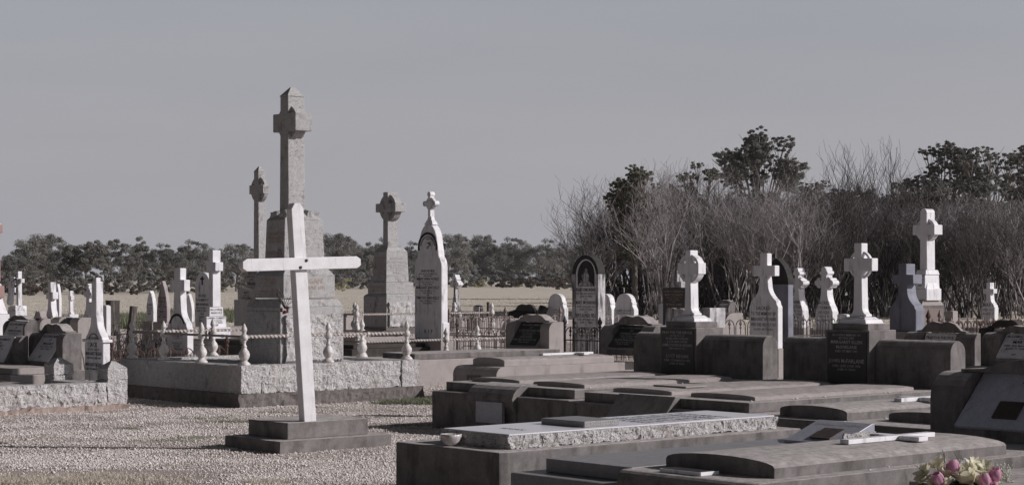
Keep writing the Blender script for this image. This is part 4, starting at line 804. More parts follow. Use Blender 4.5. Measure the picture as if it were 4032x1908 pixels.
# middle right pair of domed ledgers
T = tomb('double_grave', 'concrete double grave with two domed ledgers behind the rock edged granite slab', 12.25, 15.9, 8.8, 10.85, .41, 'concrete')
dome(T, 'ledger', 12.42, 14.9, 9.98, 10.72, .411, .475, .045, 'concrete'); dome(T, 'ledger', 12.7, 14.9, 8.95, 9.76, .411, .46, .04, 'concrete')
x, y = uv(13.9, 10.2); r = thing('lying_cross', 'white cross lying flat on the left one of two domed ledgers', 'cross', x, y, .516)
MB().box(-.5, .4, -.04, .04, 0, .035).build('long_bar', M['marble_clean'], r, bevel=.004); MB().box(-.25, -.16, -.2, -.041, 0, .033).box(-.25, -.16, .041, .2, 0, .033).build('cross_arms', M['marble_clean'], r, bevel=.004)
# row behind: ALLEN tomb and long slab tomb
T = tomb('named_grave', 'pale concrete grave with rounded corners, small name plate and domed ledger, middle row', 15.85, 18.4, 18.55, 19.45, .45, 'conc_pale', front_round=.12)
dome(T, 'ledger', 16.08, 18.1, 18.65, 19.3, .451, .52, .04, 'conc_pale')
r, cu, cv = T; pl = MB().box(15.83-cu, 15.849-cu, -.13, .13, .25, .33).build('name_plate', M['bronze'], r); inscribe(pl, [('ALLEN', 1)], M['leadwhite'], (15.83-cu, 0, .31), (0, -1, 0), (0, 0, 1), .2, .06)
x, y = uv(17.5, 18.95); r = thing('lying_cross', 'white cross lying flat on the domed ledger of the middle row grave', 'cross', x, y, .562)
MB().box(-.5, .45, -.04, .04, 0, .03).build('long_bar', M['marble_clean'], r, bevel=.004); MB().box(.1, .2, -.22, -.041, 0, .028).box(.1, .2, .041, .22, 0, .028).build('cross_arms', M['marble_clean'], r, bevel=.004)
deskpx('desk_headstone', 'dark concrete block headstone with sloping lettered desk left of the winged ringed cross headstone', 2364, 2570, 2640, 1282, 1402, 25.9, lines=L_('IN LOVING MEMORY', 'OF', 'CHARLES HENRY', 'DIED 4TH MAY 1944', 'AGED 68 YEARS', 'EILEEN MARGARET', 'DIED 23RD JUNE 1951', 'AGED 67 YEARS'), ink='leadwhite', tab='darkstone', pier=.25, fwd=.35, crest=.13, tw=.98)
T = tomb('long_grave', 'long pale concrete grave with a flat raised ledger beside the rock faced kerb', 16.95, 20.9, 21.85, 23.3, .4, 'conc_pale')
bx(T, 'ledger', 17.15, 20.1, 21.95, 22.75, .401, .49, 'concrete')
deskpx('desk_headstone', 'block headstone with pale lit end and dark lettered desk ending the long grave', 1990, 2162, 2219, 1268, 1390, 29.9, lines=L_('IN LOVING MEMORY', 'OF', 'JOSEPH EDWARD FEE', 'DIED 26TH JUNE 1932', 'AGED 75 YEARS', 'JANE ANNIE', 'WHO DIED 7TH AUGUST 1936', 'AGED 74 YEARS'), ink='leadwhite', tab='darkstone', m='conc_pale', pier=.22, fwd=.35, crest=.12, tw=.98)
# row behind the right winged headstone
deskpx('desk_headstone', 'headstone with pale blue tablet showing above the wing of the open ringed cross', 3559, 3838, 3862, 1312, 1445, 25.2, lines=[('PRAY FOR THE SOUL', 1.3), ('OF', .6), ('WILLIAM ARTHUR COX', 1.4), ('DIED 1941', 1), ('AGED 60 YEARS', 1), ('RIP', 1)], pier=.32, m='concrete', fwd=.2, crest=.15, tw=.95, plinth=1)
deskpx('desk_headstone', 'headstone with pale tablet at the right edge behind the massive granite fronted one', 3864, 4150, 4200, 1316, 1450, 23.5, lines=[('IN LOVING MEMORY', 1), ('OF', .6), ('MARY', 1.6), ('DIED 3RD MAY 1939', 1), ('AGED 71 YEARS', 1), ('', 1), ('RIP', 1)], pier=.28, m='concrete', fwd=.35, crest=.1, tw=.95, plinth=1)
deskpx('desk_headstone', 'dark scrolled headstone behind the pale tablet near the right edge', 3850, 4040, 4080, 1292, 1400, 27.5, lines=[('IN LOVING MEMORY', 1), ('OF', .6), ('JAMES', 1.6), ('DIED 1937', 1)], pier=.2, m='conc_dark', fwd=.2, crest=.12, tw=.95, plinth=1)
chips([(12.6, 15, 11.2, 11.3, .5, 14), (12.7, 15, 13.62, 13.7, .5, 12), (8.5, 11, 7.07, 7.16, .44, 10), (12.3, 15, 9.8, 9.95, .41, 12)])

# ------------------------------------------------------------------ flowers
def flowers():
    d = 10.8; x0 = wx(3785, d); r0 = thing('flower_vase', 'black vase at the bottom right holding the pink and yellow bunch', 'vase', x0, d, 0, 0)
    MB().lathe([(.07, 0), (.09, .2), (.105, .41), (.11, .425), (.1, .425), (.085, .3), (.002, .28)], seg=24).build('vase', M['vase'], r0, smooth=True)
    r = thing('flower_bunch', 'bunch of pink rosebuds and yellow lilies with white sprays at the bottom right', 'flowers', x0, d, .42, 0)
    st = MB()
    def P(px, py, dy): return Vector(((px-3785)*d/F, dy, H-(py-HY)*d/F-.42))
    def stalk(p): st.tube([Vector((p.x*.2, p.y*.2, -.1)), p*.6, p], .003, 5)
    def rose(p, s, tilt):
        mb = MB()
        for k in range(7):
            a = k*2.4; q = 1-.09*k; vs = []; R_ = s*q
            for i in range(5):
                for j in range(6):
                    th = a+(-.75+1.5*i/4); z = j/5; rad = R_*(math.sin(math.pi*min(1, .14+z*.64))**.7)*(1-.25*z*z)+.002*k
                    vs.append((rad*math.cos(th), rad*math.sin(th), s*1.75*z*(1-.03*abs(i-2)*z)-s*.7+.002*math.sin(i*3+k)))
            mb.raw(vs, [(i*6+j, (i+1)*6+j, (i+1)*6+j+1, i*6+j+1) for i in range(4) for j in range(5)])
        o = mb.build('rosebud', M['petalpink'], r, smooth=True); o.location = p; o.rotation_euler = (random.uniform(-.5, .1), tilt, random.uniform(0, 6)); stalk(p)
    def lily(p, s, tilt=0):
        mb = MB()
        for k in range(8):
            a = k*math.pi/4+random.uniform(-.2, .2); el = random.uniform(.15, .85); vs = []
            for i in range(6):
                t = i/5; w = s*.34*math.sin(math.pi*(.08+.87*t))**.8; c = s*t
                ctr = Vector((c*math.cos(el*(1-.35*t)), 0, c*math.sin(el)*(1-.15*t)+.15*s*t*t))
                for q in (-1, 0, 1): vs.append(ctr+Vector((0, q*w, abs(q)*w*.45)))
            ca, sa = math.cos(a), math.sin(a); vs = [(v.x*ca-v.y*sa, v.x*sa+v.y*ca, v.z) for v in vs]
            mb.raw(vs, [(i*3+j, i*3+j+1, (i+1)*3+j+1, (i+1)*3+j) for i in range(5) for j in range(2)])
        o = mb.build('lily', M['petalyellow'], r, smooth=True); o.location = p; o.rotation_euler = (random.uniform(.5, 1.1), tilt, random.uniform(0, 6)); stalk(p)
        m2 = MB(); [m2.tube([(0, 0, 0), (.012*math.cos(k), .012*math.sin(k), s*.5)], .0015, 4) for k in range(6)]; o2 = m2.build('stamens', M['petalwhite'], o)
    for (px, py, dy, s, t) in ((3740, 1838, -.04, .036, 0), (3680, 1882, -.07, .033, -.3), (3905, 1868, -.05, .036, .35), (3858, 1888, -.09, .036, .15), (3892, 1905, -.1, .02, 0)): rose(P(px, py-4, dy-.03), s*1.22, t)
    for (px, py, dy, s) in ((3690, 1842, 0, .055), (3638, 1868, -.02, .05), (3632, 1888, -.06, .045), (3780, 1862, -.05, .05), (3828, 1845, -.02, .055), (3765, 1888, -.1, .062), (3812, 1890, -.11, .055), (3720, 1900, -.1, .04), (3845, 1838, .02, .045), (3660, 1905, -.08, .04), (3800, 1875, -.06, .06), (3745, 1870, -.03, .055), (3880, 1850, -.01, .045), (3870, 1905, -.1, .05), (3700, 1868, -.05, .05), (3930, 1895, -.06, .04)): lily(P(px, py, dy), s*1.3)
    for i in range(7):
        p = P(random.choice([3770, 3790, 3940, 3955, 3890, 3775, 3930]), 1860, random.uniform(-.08, .04)); mb = MB()
        for k in range(34):
            q = p+Vector((random.gauss(0, .022), random.gauss(0, .02), random.gauss(0, .026))); s = random.uniform(.003, .007); mb.lathe([(s*.4, 0), (s, s*.7), (s*.3, s*1.6)], q.x, q.y, q.z, 6)
            if k % 3 == 0: mb.tube([p-Vector((0, 0, .05)), q], .0012, 4)
        mb.build('white_spray', M['petalwhite'], r)
    for (a, b, c, e) in ((3720, 1825, 3706, 1765), (3790, 1840, 3750, 1775), (3640, 1858, 3596, 1826), (3715, 1830, 3714, 1780), (3775, 1825, 3782, 1788), (3800, 1830, 3798, 1800)):
        st.tube([P(a, b, -.02), P(c, e, -.03)], .0022, 5, r1=.0012)
    for k in range(14):
        p = P(random.uniform(3630, 3930), random.uniform(1880, 1915), random.uniform(-.05, .05)); a = random.uniform(0, 6.28)
        st.raw([p, p+Vector((math.cos(a)*.03, math.sin(a)*.02, .02)), p+Vector((math.cos(a)*.08, math.sin(a)*.04, .0)), p+Vector((math.cos(a)*.03, math.sin(a)*.02, -.02))], [(0, 1, 2, 3)])
    st.build('stems', M['petalwhite' if 0 else 'stem'], r)
flowers()
# dead bouquet tied to the tall monument pedestal
def dead_bouquet():
    d = 24.3; r = thing('dead_bouquet', 'withered flower bouquet with a red bow leaning on the tall monument ledge', 'flowers', wx(1122, d), d, wz(1215, d), 0); mb = MB()
    for k in range(12):
        a = random.uniform(-.7, .7); l = random.uniform(.12, .3); mb.tube([(0, 0, 0), (a*.1, -.01, l*.5), (a*.22+random.uniform(-.03, .03), -.02, l)], .004, 4)
    mb.build('stems', M['wood'], r); q = MB()
    for k in range(14): q.lathe([(.004, 0), (.02, .012), (.012, .03)], random.uniform(-.05, .05), random.uniform(-.03, 0), random.uniform(-.07, .02), 7)
    q.build('dry_flowers', mat('dry_red_petals', (.16, .06, .06), (.1, .04, .04), 30, .8, 0), r)
dead_bouquet()

# ------------------------------------------------------------------ other rope fences and hoop fences
def ropefence(label, u0, u1, v0, v1, kz, s, nu, nv=1, m='conc_pale'):
    x, y = uv(u0, v0); r = thing('rope_rail_fence', label, 'fence', x, y); U, V = u1-u0, v1-v0
    kb = thing('grave_kerb', 'low concrete kerb below the '+label.replace('rope rail fence', 'fence'), 'grave kerb', x, y)
    MB().box(-.12, U+.12, -.12, .12, -.03, kz).box(-.12, U+.12, V-.12, V+.12, -.03, kz).build('long_course', M[m], kb, bevel=.01)
    MB().box(-.12, .12, .121, V-.121, -.03, kz-.003).box(U-.12, U+.12, .121, V-.121, -.03, kz-.003).build('short_course', M[m], kb)
    rz = kz+.36*s
    for i in range(nu+1):
        for v in (0, V):
            baluster(r, U*i/nu, v, kz, s)
            if i: rope(r, (U*(i-1)/nu, v, rz), (U*i/nu, v, rz), .017*s)
    for u in (0, U):
        for j in range(1, nv): baluster(r, u, V*j/nv, kz, s)
        for j in range(nv): rope(r, (u, V*j/nv, rz), (u, V*(j+1)/nv, rz), .015*s, True, 'ironpale')
    return r
ropefence('rope rail fence round the tall cusped white headstone', 17.85, 21.3, 24.2, 26.7, .2, 1.1, 2, 2)
ropefence('rope rail fence round the mid height granite celtic cross', 23.0, 26.7, 31.4, 34.0, .42, 1.25, 2, 2)
HOOP = {}
def hoopfence(label, px0, d0, L, dirn, h, z0=0, m='iron', sp=.3, spear=True, name='iron_hoop_fence'):
    """dirn 'u' or 'v'; starts in column px0 at depth d0 and runs L metres"""
    x, y = wx(px0, d0), d0; r = thing(name, label, 'fence', x, y, 0, A if dirn == 'u' else A+math.pi/2)
    MB().box(0, L, -.008, .008, z0+.1, z0+.12).box(0, L, -.008, .008, z0+h*.62, z0+h*.62+.02).build('rail', M[m], r)
    key = (m, h, sp, spear)
    if key not in HOOP:
        mb = MB(); R_ = sp*.42
        mb.tube([(-R_, 0, 0), (-R_, 0, h-R_)]+[(-R_*math.cos(math.radians(q)), 0, h-R_+R_*math.sin(math.radians(q))) for q in range(15, 180, 15)]+[(R_, 0, h-R_), (R_, 0, 0)], .009, 6)
        if spear: mb.tube([(0, 0, 0), (0, 0, h-R_*1.0)], .008, 6); mb.lathe([(.008, 0), (.03, .03), (.012, .06), (.034, .1), (.02, .14), (.004, .19)], 0, 0, h-R_*1.35, 8, sy=.5)
        HOOP[key] = mb.build('hoop', M[m], r).data; bpy.data.objects.remove([o for o in r.children if o.name.startswith('hoop')][0])
    n = int(L/sp)
    for i in range(n):
        o = bpy.data.objects.new('hoop', HOOP[key]); COL.objects.link(o); o.parent = r; o.location = (sp*(i+.5), random.uniform(-.01, .01), z0); o.rotation_euler = (random.uniform(-.02, .02), random.uniform(-.02, .02), 0)
    for i in (0, n):
        MB().tube([(sp*i, 0, z0), (sp*i, 0, z0+h*.98)], .02, 8).lathe([(.02, 0), (.035, .03), (.02, .06), (.045, .11), (.02, .17), (.004, .22)], sp*i, 0, z0+h*.97, 8).build('post', M[m], r)
    return r
hoopfence('black hoop and spear fence standing before the round arched mouldy headstone', 2362, 32.3, 1.1, 'v', .62, .14)
hoopfence('black hoop fence running back beside the round arched mouldy headstone', 2262, 33.0, 2.4, 'u', .62, .14)
hoopfence('pale flaking hoop fence right of the tall cusped white headstone', 1768, 37, 3.0, 'u', .8, .05, 'ironpale')
hoopfence('second pale hoop fence crossing behind the cusped white headstone', 1990, 39.5, 2.4, 'v', .8, .05, 'ironpale')
hoopfence('low black hoop fence nearer the long concrete grave', 1800, 33.6, 2.1, 'u', .6, .1)
hoopfence('pale hoop fence below the two overlapping shouldered headstones', 2375, 41, 3.6, 'u', .7, .1, 'ironpale')
hoopfence('hoop fence beside the small gabled pale tablet headstone', 2850, 33, 1.4, 'u', .78, .1)
hoopfence('black spear and hoop fence before the matching trefoil pair', 3120, 33, 2.5, 'u', .8, .1, sp=.2)
hoopfence('rusty hoop fence with spears running towards the right edge behind the concrete tombs', 3655, 30, 3.8, 'u', .7, .22, 'rust', sp=.24)
hoopfence('pale hoop fence behind the rusty one near the right edge', 3700, 33.5, 4.2, 'u', .66, .2, 'ironpale', sp=.24)
hoopfence('rusted low fence enclosing a sunken grave behind the rope rail', 440, 29.0, 2.1, 'u', .45, .05, 'rust', sp=.3)
hoopfence('rusted side fence of the sunken grave at left', 455, 33.5, 2.0, 'u', .5, .0, 'rust', sp=.22, spear=False)
# dark low graves between the left fence and monument
T = tomb('sunken_grave', 'dark low slab grave seen through the rope rail at left', 19.0, 21.6, 29.4, 30.8, .35, 'conc_dark')
def pxtomb(label, px, d, L, W, h, m='conc_dark', led=0):
    x, y = wx(px, d), d; u, v = x*CA+y*SA, -x*SA+y*CA; T = tomb('low_grave', label, u, u+L, v, v+W, h, m)
    if led: bx(T, 'ledger', u+.12, u+L-.3, v+.12, v+W-.12, h+.001, h+led, m)
    return T
pxtomb('dark flat grave behind the rope rail below the white marble cross', 700, 33, 2.6, 1.3, .42, 'conc_dark', .08)
pxtomb('low dark grave behind the rope rail right of the tallest cross', 1385, 32, 2.0, 1.1, .4, 'conc_dark', .07)
pxtomb('pale low grave in the distance right of the tallest cross', 1362, 52, 2.6, 1.3, .55, 'conc_pale', .08)
pxtomb('low concrete grave in front of the lone tiny bordered headstone', 1890, 46.8, 3.4, 1.1, .55, 'conc_pale', .05)
pxtomb('low pale grave slab behind the concrete tombs near the right edge', 3900, 36, 2.6, 1.4, .6, 'conc_pale', .06)
pxtomb('white edged grave slab behind the trefoil pair', 3140, 41, 2.5, 1.2, .5, 'conc_pale', .05)
pxtomb('grey grave behind the small flared cross at far left', 120, 38, 2.5, 1.2, .5, 'conc_pale', .05)
pxtomb('pale concrete grave footing left of the tallest cross', 740, 37, 3.0, 1.2, .58, 'conc_pale', .05)
# ------------------------------------------------------------------ trees
def crown_np(n, lobes, leaf, seed, flat=.55, dens=90, cz=.42, ex=.28):
    """n leaf faces in clumps spread over the given lobes (cx, cy, cz, rx, ry, rz)"""
    R = np.random.default_rng(seed); Ls = np.array(lobes); vol = Ls[:, 3]*Ls[:, 4]*Ls[:, 5]; vol /= vol.sum(); out = []
    nc = max(12, n//dens)
    which = R.choice(len(Ls), nc, p=vol); d = R.normal(size=(nc, 3)); d /= np.linalg.norm(d, axis=1)[:, None]
    rr = R.random(nc)**ex; C = Ls[which, :3]+d*rr[:, None]*Ls[which, 3:]; cs = np.cbrt(vol[which]/vol.max())*R.uniform(.6, 1.15, nc)*Ls[:, 3:].mean()*cz
    k = R.integers(0, nc, n); g = R.normal(size=(n, 3)); g /= np.linalg.norm(g, axis=1)[:, None]; g *= (R.random(n)**.5)[:, None]*cs[k][:, None]; g[:, 2] *= flat
    P = C[k]+g; a = R.normal(size=(n, 3)); a /= np.linalg.norm(a, axis=1)[:, None]; b = np.cross(a, R.normal(size=(n, 3))); b /= np.linalg.norm(b, axis=1)[:, None]
    s = leaf*R.uniform(.5, 1.25, n)[:, None]; V = np.stack([P-a*s, P-b*s*.5, P+a*s, P+b*s*.5], 1).reshape(-1, 3); return V, np.arange(4*n).reshape(-1, 4), C
def limbs(targets, base=(0, 0, 0), fork=.35, r0=.03, n=14, seed=1):
    R = random.Random(seed); mb = MB(); top = Vector((R.uniform(-.03, .03), R.uniform(-.03, .03), fork)); mb.tube([base, Vector(base).lerp(top, .5)+Vector((R.uniform(-.015, .015), 0, 0)), top], r0, 8, r1=r0*.75)
    for t in R.sample(list(range(len(targets))), min(n, len(targets))):
        p = Vector(targets[t]); q = top.lerp(p, .5)+Vector((R.uniform(-.03, .03), R.uniform(-.03, .03), .03)); mb.tube([top-Vector((0, 0, .02)), top.lerp(q, .5)+Vector((0, 0, -.01)), q, p], r0*.55, 5, r1=r0*.1)
    return mb
PROTO = []
shapes = [
 ([(0,0,.58,.34,.34,.36), (-.24,0,.42,.24,.2,.24), (.24,.05,.45,.24,.2,.26), (.05,0,.78,.24,.2,.17)], .35, 'gum'),
 ([(-.18,0,.52,.28,.25,.3), (.22,0,.56,.28,.25,.3), (0,0,.74,.26,.22,.22), (0,.1,.35,.4,.3,.25)], .3, 'gumdark'),
 ([(0,0,.5,.18,.18,.3), (.03,0,.8,.13,.13,.16), (-.08,0,.35,.16,.16,.16)], .3, 'gum'),
 ([(0,0,.45,.42,.4,.3), (-.25,0,.6,.25,.25,.22), (.28,0,.62,.24,.24,.24), (.02,0,.78,.26,.26,.18)], .3, 'gumdark'),
 ([(-.2,0,.7,.16,.2,.14), (.15,0,.78,.18,.2,.14), (0,0,.55,.22,.2,.16), (.28,0,.5,.14,.14,.12), (-.3,0,.48,.13,.13,.12)], .35, 'gum')]
for i, (lo, fk, m) in enumerate(shapes):
    V, Q, C = crown_np(17000, lo, .0135, 50+i, .75, 150); PROTO.append((V, Q, C, fk, m, [None, None]))
def far_tree(i, px, d, ytop, wk, label, m=None, name='eucalypt_tree', ybase=None):
    V, Q, C, fk, m0, cache = PROTO[i]; h = wz(ytop, d); r = thing(name, label, 'tree', wx(px, d), d, 0, random.uniform(-.5, .5), 'trees beyond the field')
    key = m or m0
    if cache[0] is None: cache[0] = {}
    if key not in cache[0]:
        o = npmesh('crown', V, Q, M[key], r); cache[0][key] = o.data
    else: o = bpy.data.objects.new('crown', cache[0][key]); COL.objects.link(o); o.parent = r
    if cache[1] is None: t = limbs([tuple(c) for c in C], fork=fk, r0=.022, seed=i).build('trunk', M['bark'], r); cache[1] = t.data
    else: t = bpy.data.objects.new('trunk', cache[1]); COL.objects.link(t); t.parent = r
    r.scale = (h*wk, h*wk, h)
fd = lambda px: float(np.interp(px, [0, 500, 900, 1300, 1900, 2300], [215, 235, 260, 320, 430, 420]))
FT = [(3, 10, 1012, .8, 'low eucalypt at the far left edge of the tree line', None), (0, 110, 950, 1.15, 'olive rounded eucalypt behind the angel statue', None), (0, 175, 928, 1.15, 'broad rounded eucalypt highest at the left end of the tree line', None), (1, 245, 975, 1.0, 'dark squat eucalypt between the broad rounded one and the ragged one', 'gumdark'),
      (4, 345, 942, 1.3, 'ragged open eucalypt left of the broken armed cross', None), (4, 420, 938, 1.3, 'ragged pale trunked eucalypt above the broken armed cross', None), (2, 548, 930, 1.1, 'slender tall eucalypt standing up from the left tree line', None), (3, 625, 962, 1.2, 'dark round eucalypt above the narrow pointed headstones', None),
      (3, 715, 948, 1.15, 'wide dark eucalypt above the ogee cross headstone', None), (1, 790, 960, 1.1, 'dark eucalypt directly above the round topped headstone', None), (0, 930, 968, 1.2, 'rounded eucalypt right of the white marble cross', None), (1, 1000, 1000, 1.0, 'shadowed eucalypt behind the pierced ring cross', None),
      (0, 1310, 926, 1.25, 'big rounded eucalypt just right of the tallest monument', None), (1, 1375, 950, 1.1, 'dark eucalypt over the tip of the wooden crossbar', None), (2, 1450, 955, 1.2, 'narrow eucalypt left of the mid height celtic cross', None), (3, 1500, 938, .9, 'dark eucalypt behind the mid height celtic cross', None), (3, 1600, 955, 1.0, 'dark eucalypt between the mid height celtic cross and the cusped headstone', None),
      (0, 1785, 928, 1.0, 'eucalypt just right of the trefoil finial', None), (4, 1850, 940, 1.1, 'ragged eucalypt right of the trefoil finial', None), (0, 1895, 932, .95, 'rounded eucalypt above the tiny bordered headstone', None), (3, 1985, 938, 1.0, 'broad eucalypt in the middle of the right hand tree line', None), (1, 2045, 945, .95, 'dense eucalypt left of the darkest round tree', None),
      (3, 2135, 945, 1.1, 'darkest round tree left of the mouldy arched headstone', 'gumdark'), (1, 2215, 965, 1.1, 'shadowed eucalypt partly behind the first bare shrub', 'gumdark'), (0, 2290, 975, 1.1, 'eucalypt behind the first bare shrub', None), (3, 860, 985, .9, 'low eucalypt behind the marble cross arm', None), (3, 490, 990, .9, 'low eucalypt filling the gap behind the slender one', 'gumdark'), (1, 1215, 985, 1.1, 'eucalypt hidden low behind the tallest monument', None), (1, 60, 1000, 1.0, 'low dark eucalypt left of the angel statue', 'gumdark'), (3, 1690, 960, 1.0, 'eucalypt behind the cusped headstone', None), (1, 1935, 965, 1.0, 'low dark eucalypt filling behind the middle of the line', 'gumdark')]
for i, px, yt, wk, lab, m in FT: far_tree(i, px, fd(px)*random.uniform(.96, 1.06), yt-16, wk, lab, m)
# low scrub in front of the trees: reads as one mass
def scrub(name, label, items, m, leaf=.05, n=800, kind='stuff', cat='scrub'):
    Vs = []
    for k, (px, d, yt, wpx) in enumerate(items):
        h = wz(yt, d); w = wpx*d/F; V, Q, C = crown_np(n, [(0, 0, h*.5, w*.5, w*.35, h*.5), (w*.25, 0, h*.35, w*.3, w*.3, h*.35), (-w*.25, 0, h*.4, w*.3, w*.3, h*.4)], leaf*d/200*3.0, 900+k); V[:, 0] += wx(px, d); V[:, 1] += d; Vs.append(V)
    V = np.concatenate(Vs); V[:, 2] = np.maximum(V[:, 2], 0); o = npmesh(name, V, np.arange(len(V)).reshape(-1, 4), M[m]); return tag(o, label, cat, kind=kind)
R_ = random.Random(5)
it = [(px+R_.uniform(-12, 12), fd(px)*.9, R_.uniform(1020, 1092), R_.uniform(70, 130)) for px in range(20, 2300, 26)]
scrub('dark_scrub', 'dark low scrub filling the foot of the distant tree line', it, 'gumdark', n=900)
it = [(140, 185, 1090, 130), (205, 188, 1105, 70), (60, 190, 1105, 60), (440, 195, 1112, 60), (690, 200, 1068, 110), (530, 195, 1125, 50), (760, 205, 1085, 80), (330, 195, 1118, 70), (1215, 280, 1110, 60), (1530, 300, 1105, 60), (2080, 330, 1085, 110), (2190, 300, 1080, 120), (2000, 350, 1095, 90), (2290, 250, 1070, 140)]
scrub('brown_scrub', 'brownish scrub bushes at the edge of the field', it, 'scrubbrown', n=1500, leaf=.035)
for k, (px, d, yt, w, lab) in enumerate([(1352, 255, 1088, 84, 'yellow flowering wattle bush right of the wooden crossbar'), (880, 240, 1118, 50, 'small yellow wattle bush right of the white marble cross'), (1888, 380, 1096, 90, 'low yellow wattle clump right of the tapering trefoil headstone'), (1350+690, 390, 1108, 60, 'far small yellow wattle clump left of the mouldy arched headstone')]):
    o = scrub('wattle_bush', lab, [(px, d, yt, w)], 'wattle', n=1600, leaf=.02, kind='thing', cat='bush')
# ------------------------------------------------------------------ big gums on the right, branch skeleton first
def big_gum(name, label, px, d, ytop, spread, m, seed, n=26000, leaf=.13, bottom=.45, dense=1.0, lean=0):
    R = random.Random(seed); h = wz(ytop, d); r = thing(name, label, 'tree', wx(px, d), d, 0, 0); W = spread*d/F/2
    lobes = []
    for k in range(int(17*dense)):
        a = R.uniform(0, 6.28); q = math.sqrt(R.random())*W*.85; z = h*(bottom+(.93-bottom)*R.random()**.8); q *= (1-.25*max(0, (z/h-.8)/.2)); s = R.uniform(.2, .36)*W*1.0
        lobes.append((q*math.cos(a), q*math.sin(a)*.8, min(z, h-s*.55), s, s, s*.6))
    lobes.append((0, 0, h-W*.17, W*.3, W*.3, W*.17))
    V, Q, C = crown_np(int(n*2.3), lobes, leaf*.56, seed, .6, 80, .27, .42); npmesh('crown', V, Q, M[m], r)
    mb = MB(); fork = Vector((lean, 0, h*.4)); mb.tube([(0, 0, -.1), (lean*.3, 0, h*.2), fork], h*.022, 8, r1=h*.015)
    for L in lobes:
        p = Vector(L[:3]); q = fork.lerp(p, .45)+Vector((0, 0, -.03*h)); mb.tube([fork-Vector((0, 0, h*.02)), q, p], h*.008, 6, r1=h*.0025)
        for _ in range(5): e = p+Vector((R.gauss(0, 1)*L[3]*.7, R.gauss(0, 1)*L[3]*.7, R.uniform(-.3, 1)*L[5])); mb.tube([q.lerp(p, .6), e], h*.003, 4, r1=h*.001)
    mb.build('trunk', M['bark'], r, smooth=True)
big_gum('eucalypt_tree', 'tallest open crowned eucalypt rising above the bare thicket', 2990, 150, 500, 370, 'gumdark', 3, 36000, .15, .5, 1.9)
big_gum('eucalypt_tree', 'large eucalypt at the right with pale bare limbs showing', 3720, 140, 556, 350, 'gumdark', 4, 34000, .15, .3, 2.4)
big_gum('eucalypt_tree', 'spreading eucalypt between the pale limbed one and the right edge', 3890, 135, 570, 320, 'gum', 8, 32000, .15, .25, 2.4)
big_gum('eucalypt_tree', 'dark eucalypt cut off by the right edge', 4040, 130, 572, 300, 'gumdark', 9, 32000, .15, .2, 2.4)
big_gum('bushy_tree', 'dense green rounded tree above the left part of the bare thicket', 2500, 77, 648, 250, 'gumgreen', 10, 34000, .075, .4, 3.0)
big_gum('bushy_tree', 'smaller green tree left of the tallest eucalypt', 2745, 112, 635, 190, 'gumgreen', 12, 26000, .1, .3, 2.6)
big_gum('bushy_tree', 'dark leafy tree behind the thicket below the tallest eucalypt', 2920, 125, 735, 380, 'gumdark', 13, 30000, .13, .2, 2.4)
big_gum('bushy_tree', 'dark leafy tree behind the tall wispy bare branches', 3300, 125, 735, 420, 'gumdark', 14, 34000, .13, .15, 2.6)
big_gum('bushy_tree', 'dark tree left of the pale limbed eucalypt', 3530, 122, 715, 200, 'gumdark', 15, 24000, .13, .2, 2.2)
big_gum('bushy_tree', 'leafy tree between the tallest eucalypt and the highest bare tree', 3240, 118, 705, 220, 'gum', 17, 24000, .1, .2, 2.4)
big_gum('bushy_tree', 'leafy tree below the pale limbed eucalypt', 3660, 112, 690, 330, 'gumdark', 18, 34000, .1, .15, 2.8)
big_gum('bushy_tree', 'leafy tree under the right hand eucalypt crowns', 3900, 110, 680, 360, 'gumdark', 19, 36000, .1, .15, 2.8)
big_gum('bushy_tree', 'leafy tree behind the thicket above the large ogee cross', 3060, 110, 800, 300, 'gumdark', 20, 24000, .1, .15, 2.4)
big_gum('bushy_tree', 'leafy tree behind the dark gilt tablet monument', 2640, 112, 720, 240, 'gum', 21, 20000, .1, .15, 2.2)
big_gum('bushy_tree', 'dark leafy tree behind the open ringed cross', 3150, 120, 760, 300, 'gumdark', 16, 26000, .13, .15, 2.4)
# ------------------------------------------------------------------ the leafless thicket
def shrub_segments(seed, h=6.0, stems=12, spread=.9):
    """arrays of twig segments (p, q, r0, r1) of one leafless shrub"""
    R = random.Random(seed); S = []
    def grow(p, d, L, r, lev):
        n = 3 if lev < 2 else 2
        for i in range(n):
            q = p+d*(L/n); S.append((p, q, r*(1-.25*i/n), r*(1-.25*(i+1)/n))); p = q; d = (d+Vector((R.gauss(0, .15), R.gauss(0, .15), R.gauss(.05, .09)))).normalized()
            if lev < 4 and (lev or i):
                for _ in range(R.choice((1, 1, 2) if lev < 3 else (0, 1, 1))):
                    a = Vector((R.gauss(0, 1), R.gauss(0, 1), R.uniform(-.1, .9))).normalized(); grow(p, (d*(1.15 if lev < 1 else .85)+a*(.75 if lev < 1 else .9)).normalized(), L*R.uniform(.5, .72), max(.0065, r*.55), lev+1)
    for k in range(stems):
        a = R.uniform(0, 6.28); l = R.uniform(.05, spread); grow(Vector((R.gauss(0, .25), R.gauss(0, .25), 0)), Vector((math.cos(a)*l, math.sin(a)*l, 1.3)).normalized(), h*R.uniform(.38, .55), R.uniform(.026, .045), 0)
    mz = max(s[1].z for s in S); k = h/mz
    a = np.array([[*s[0], *s[1], s[2], s[3]] for s in S]); a[:, :6] *= k; return a
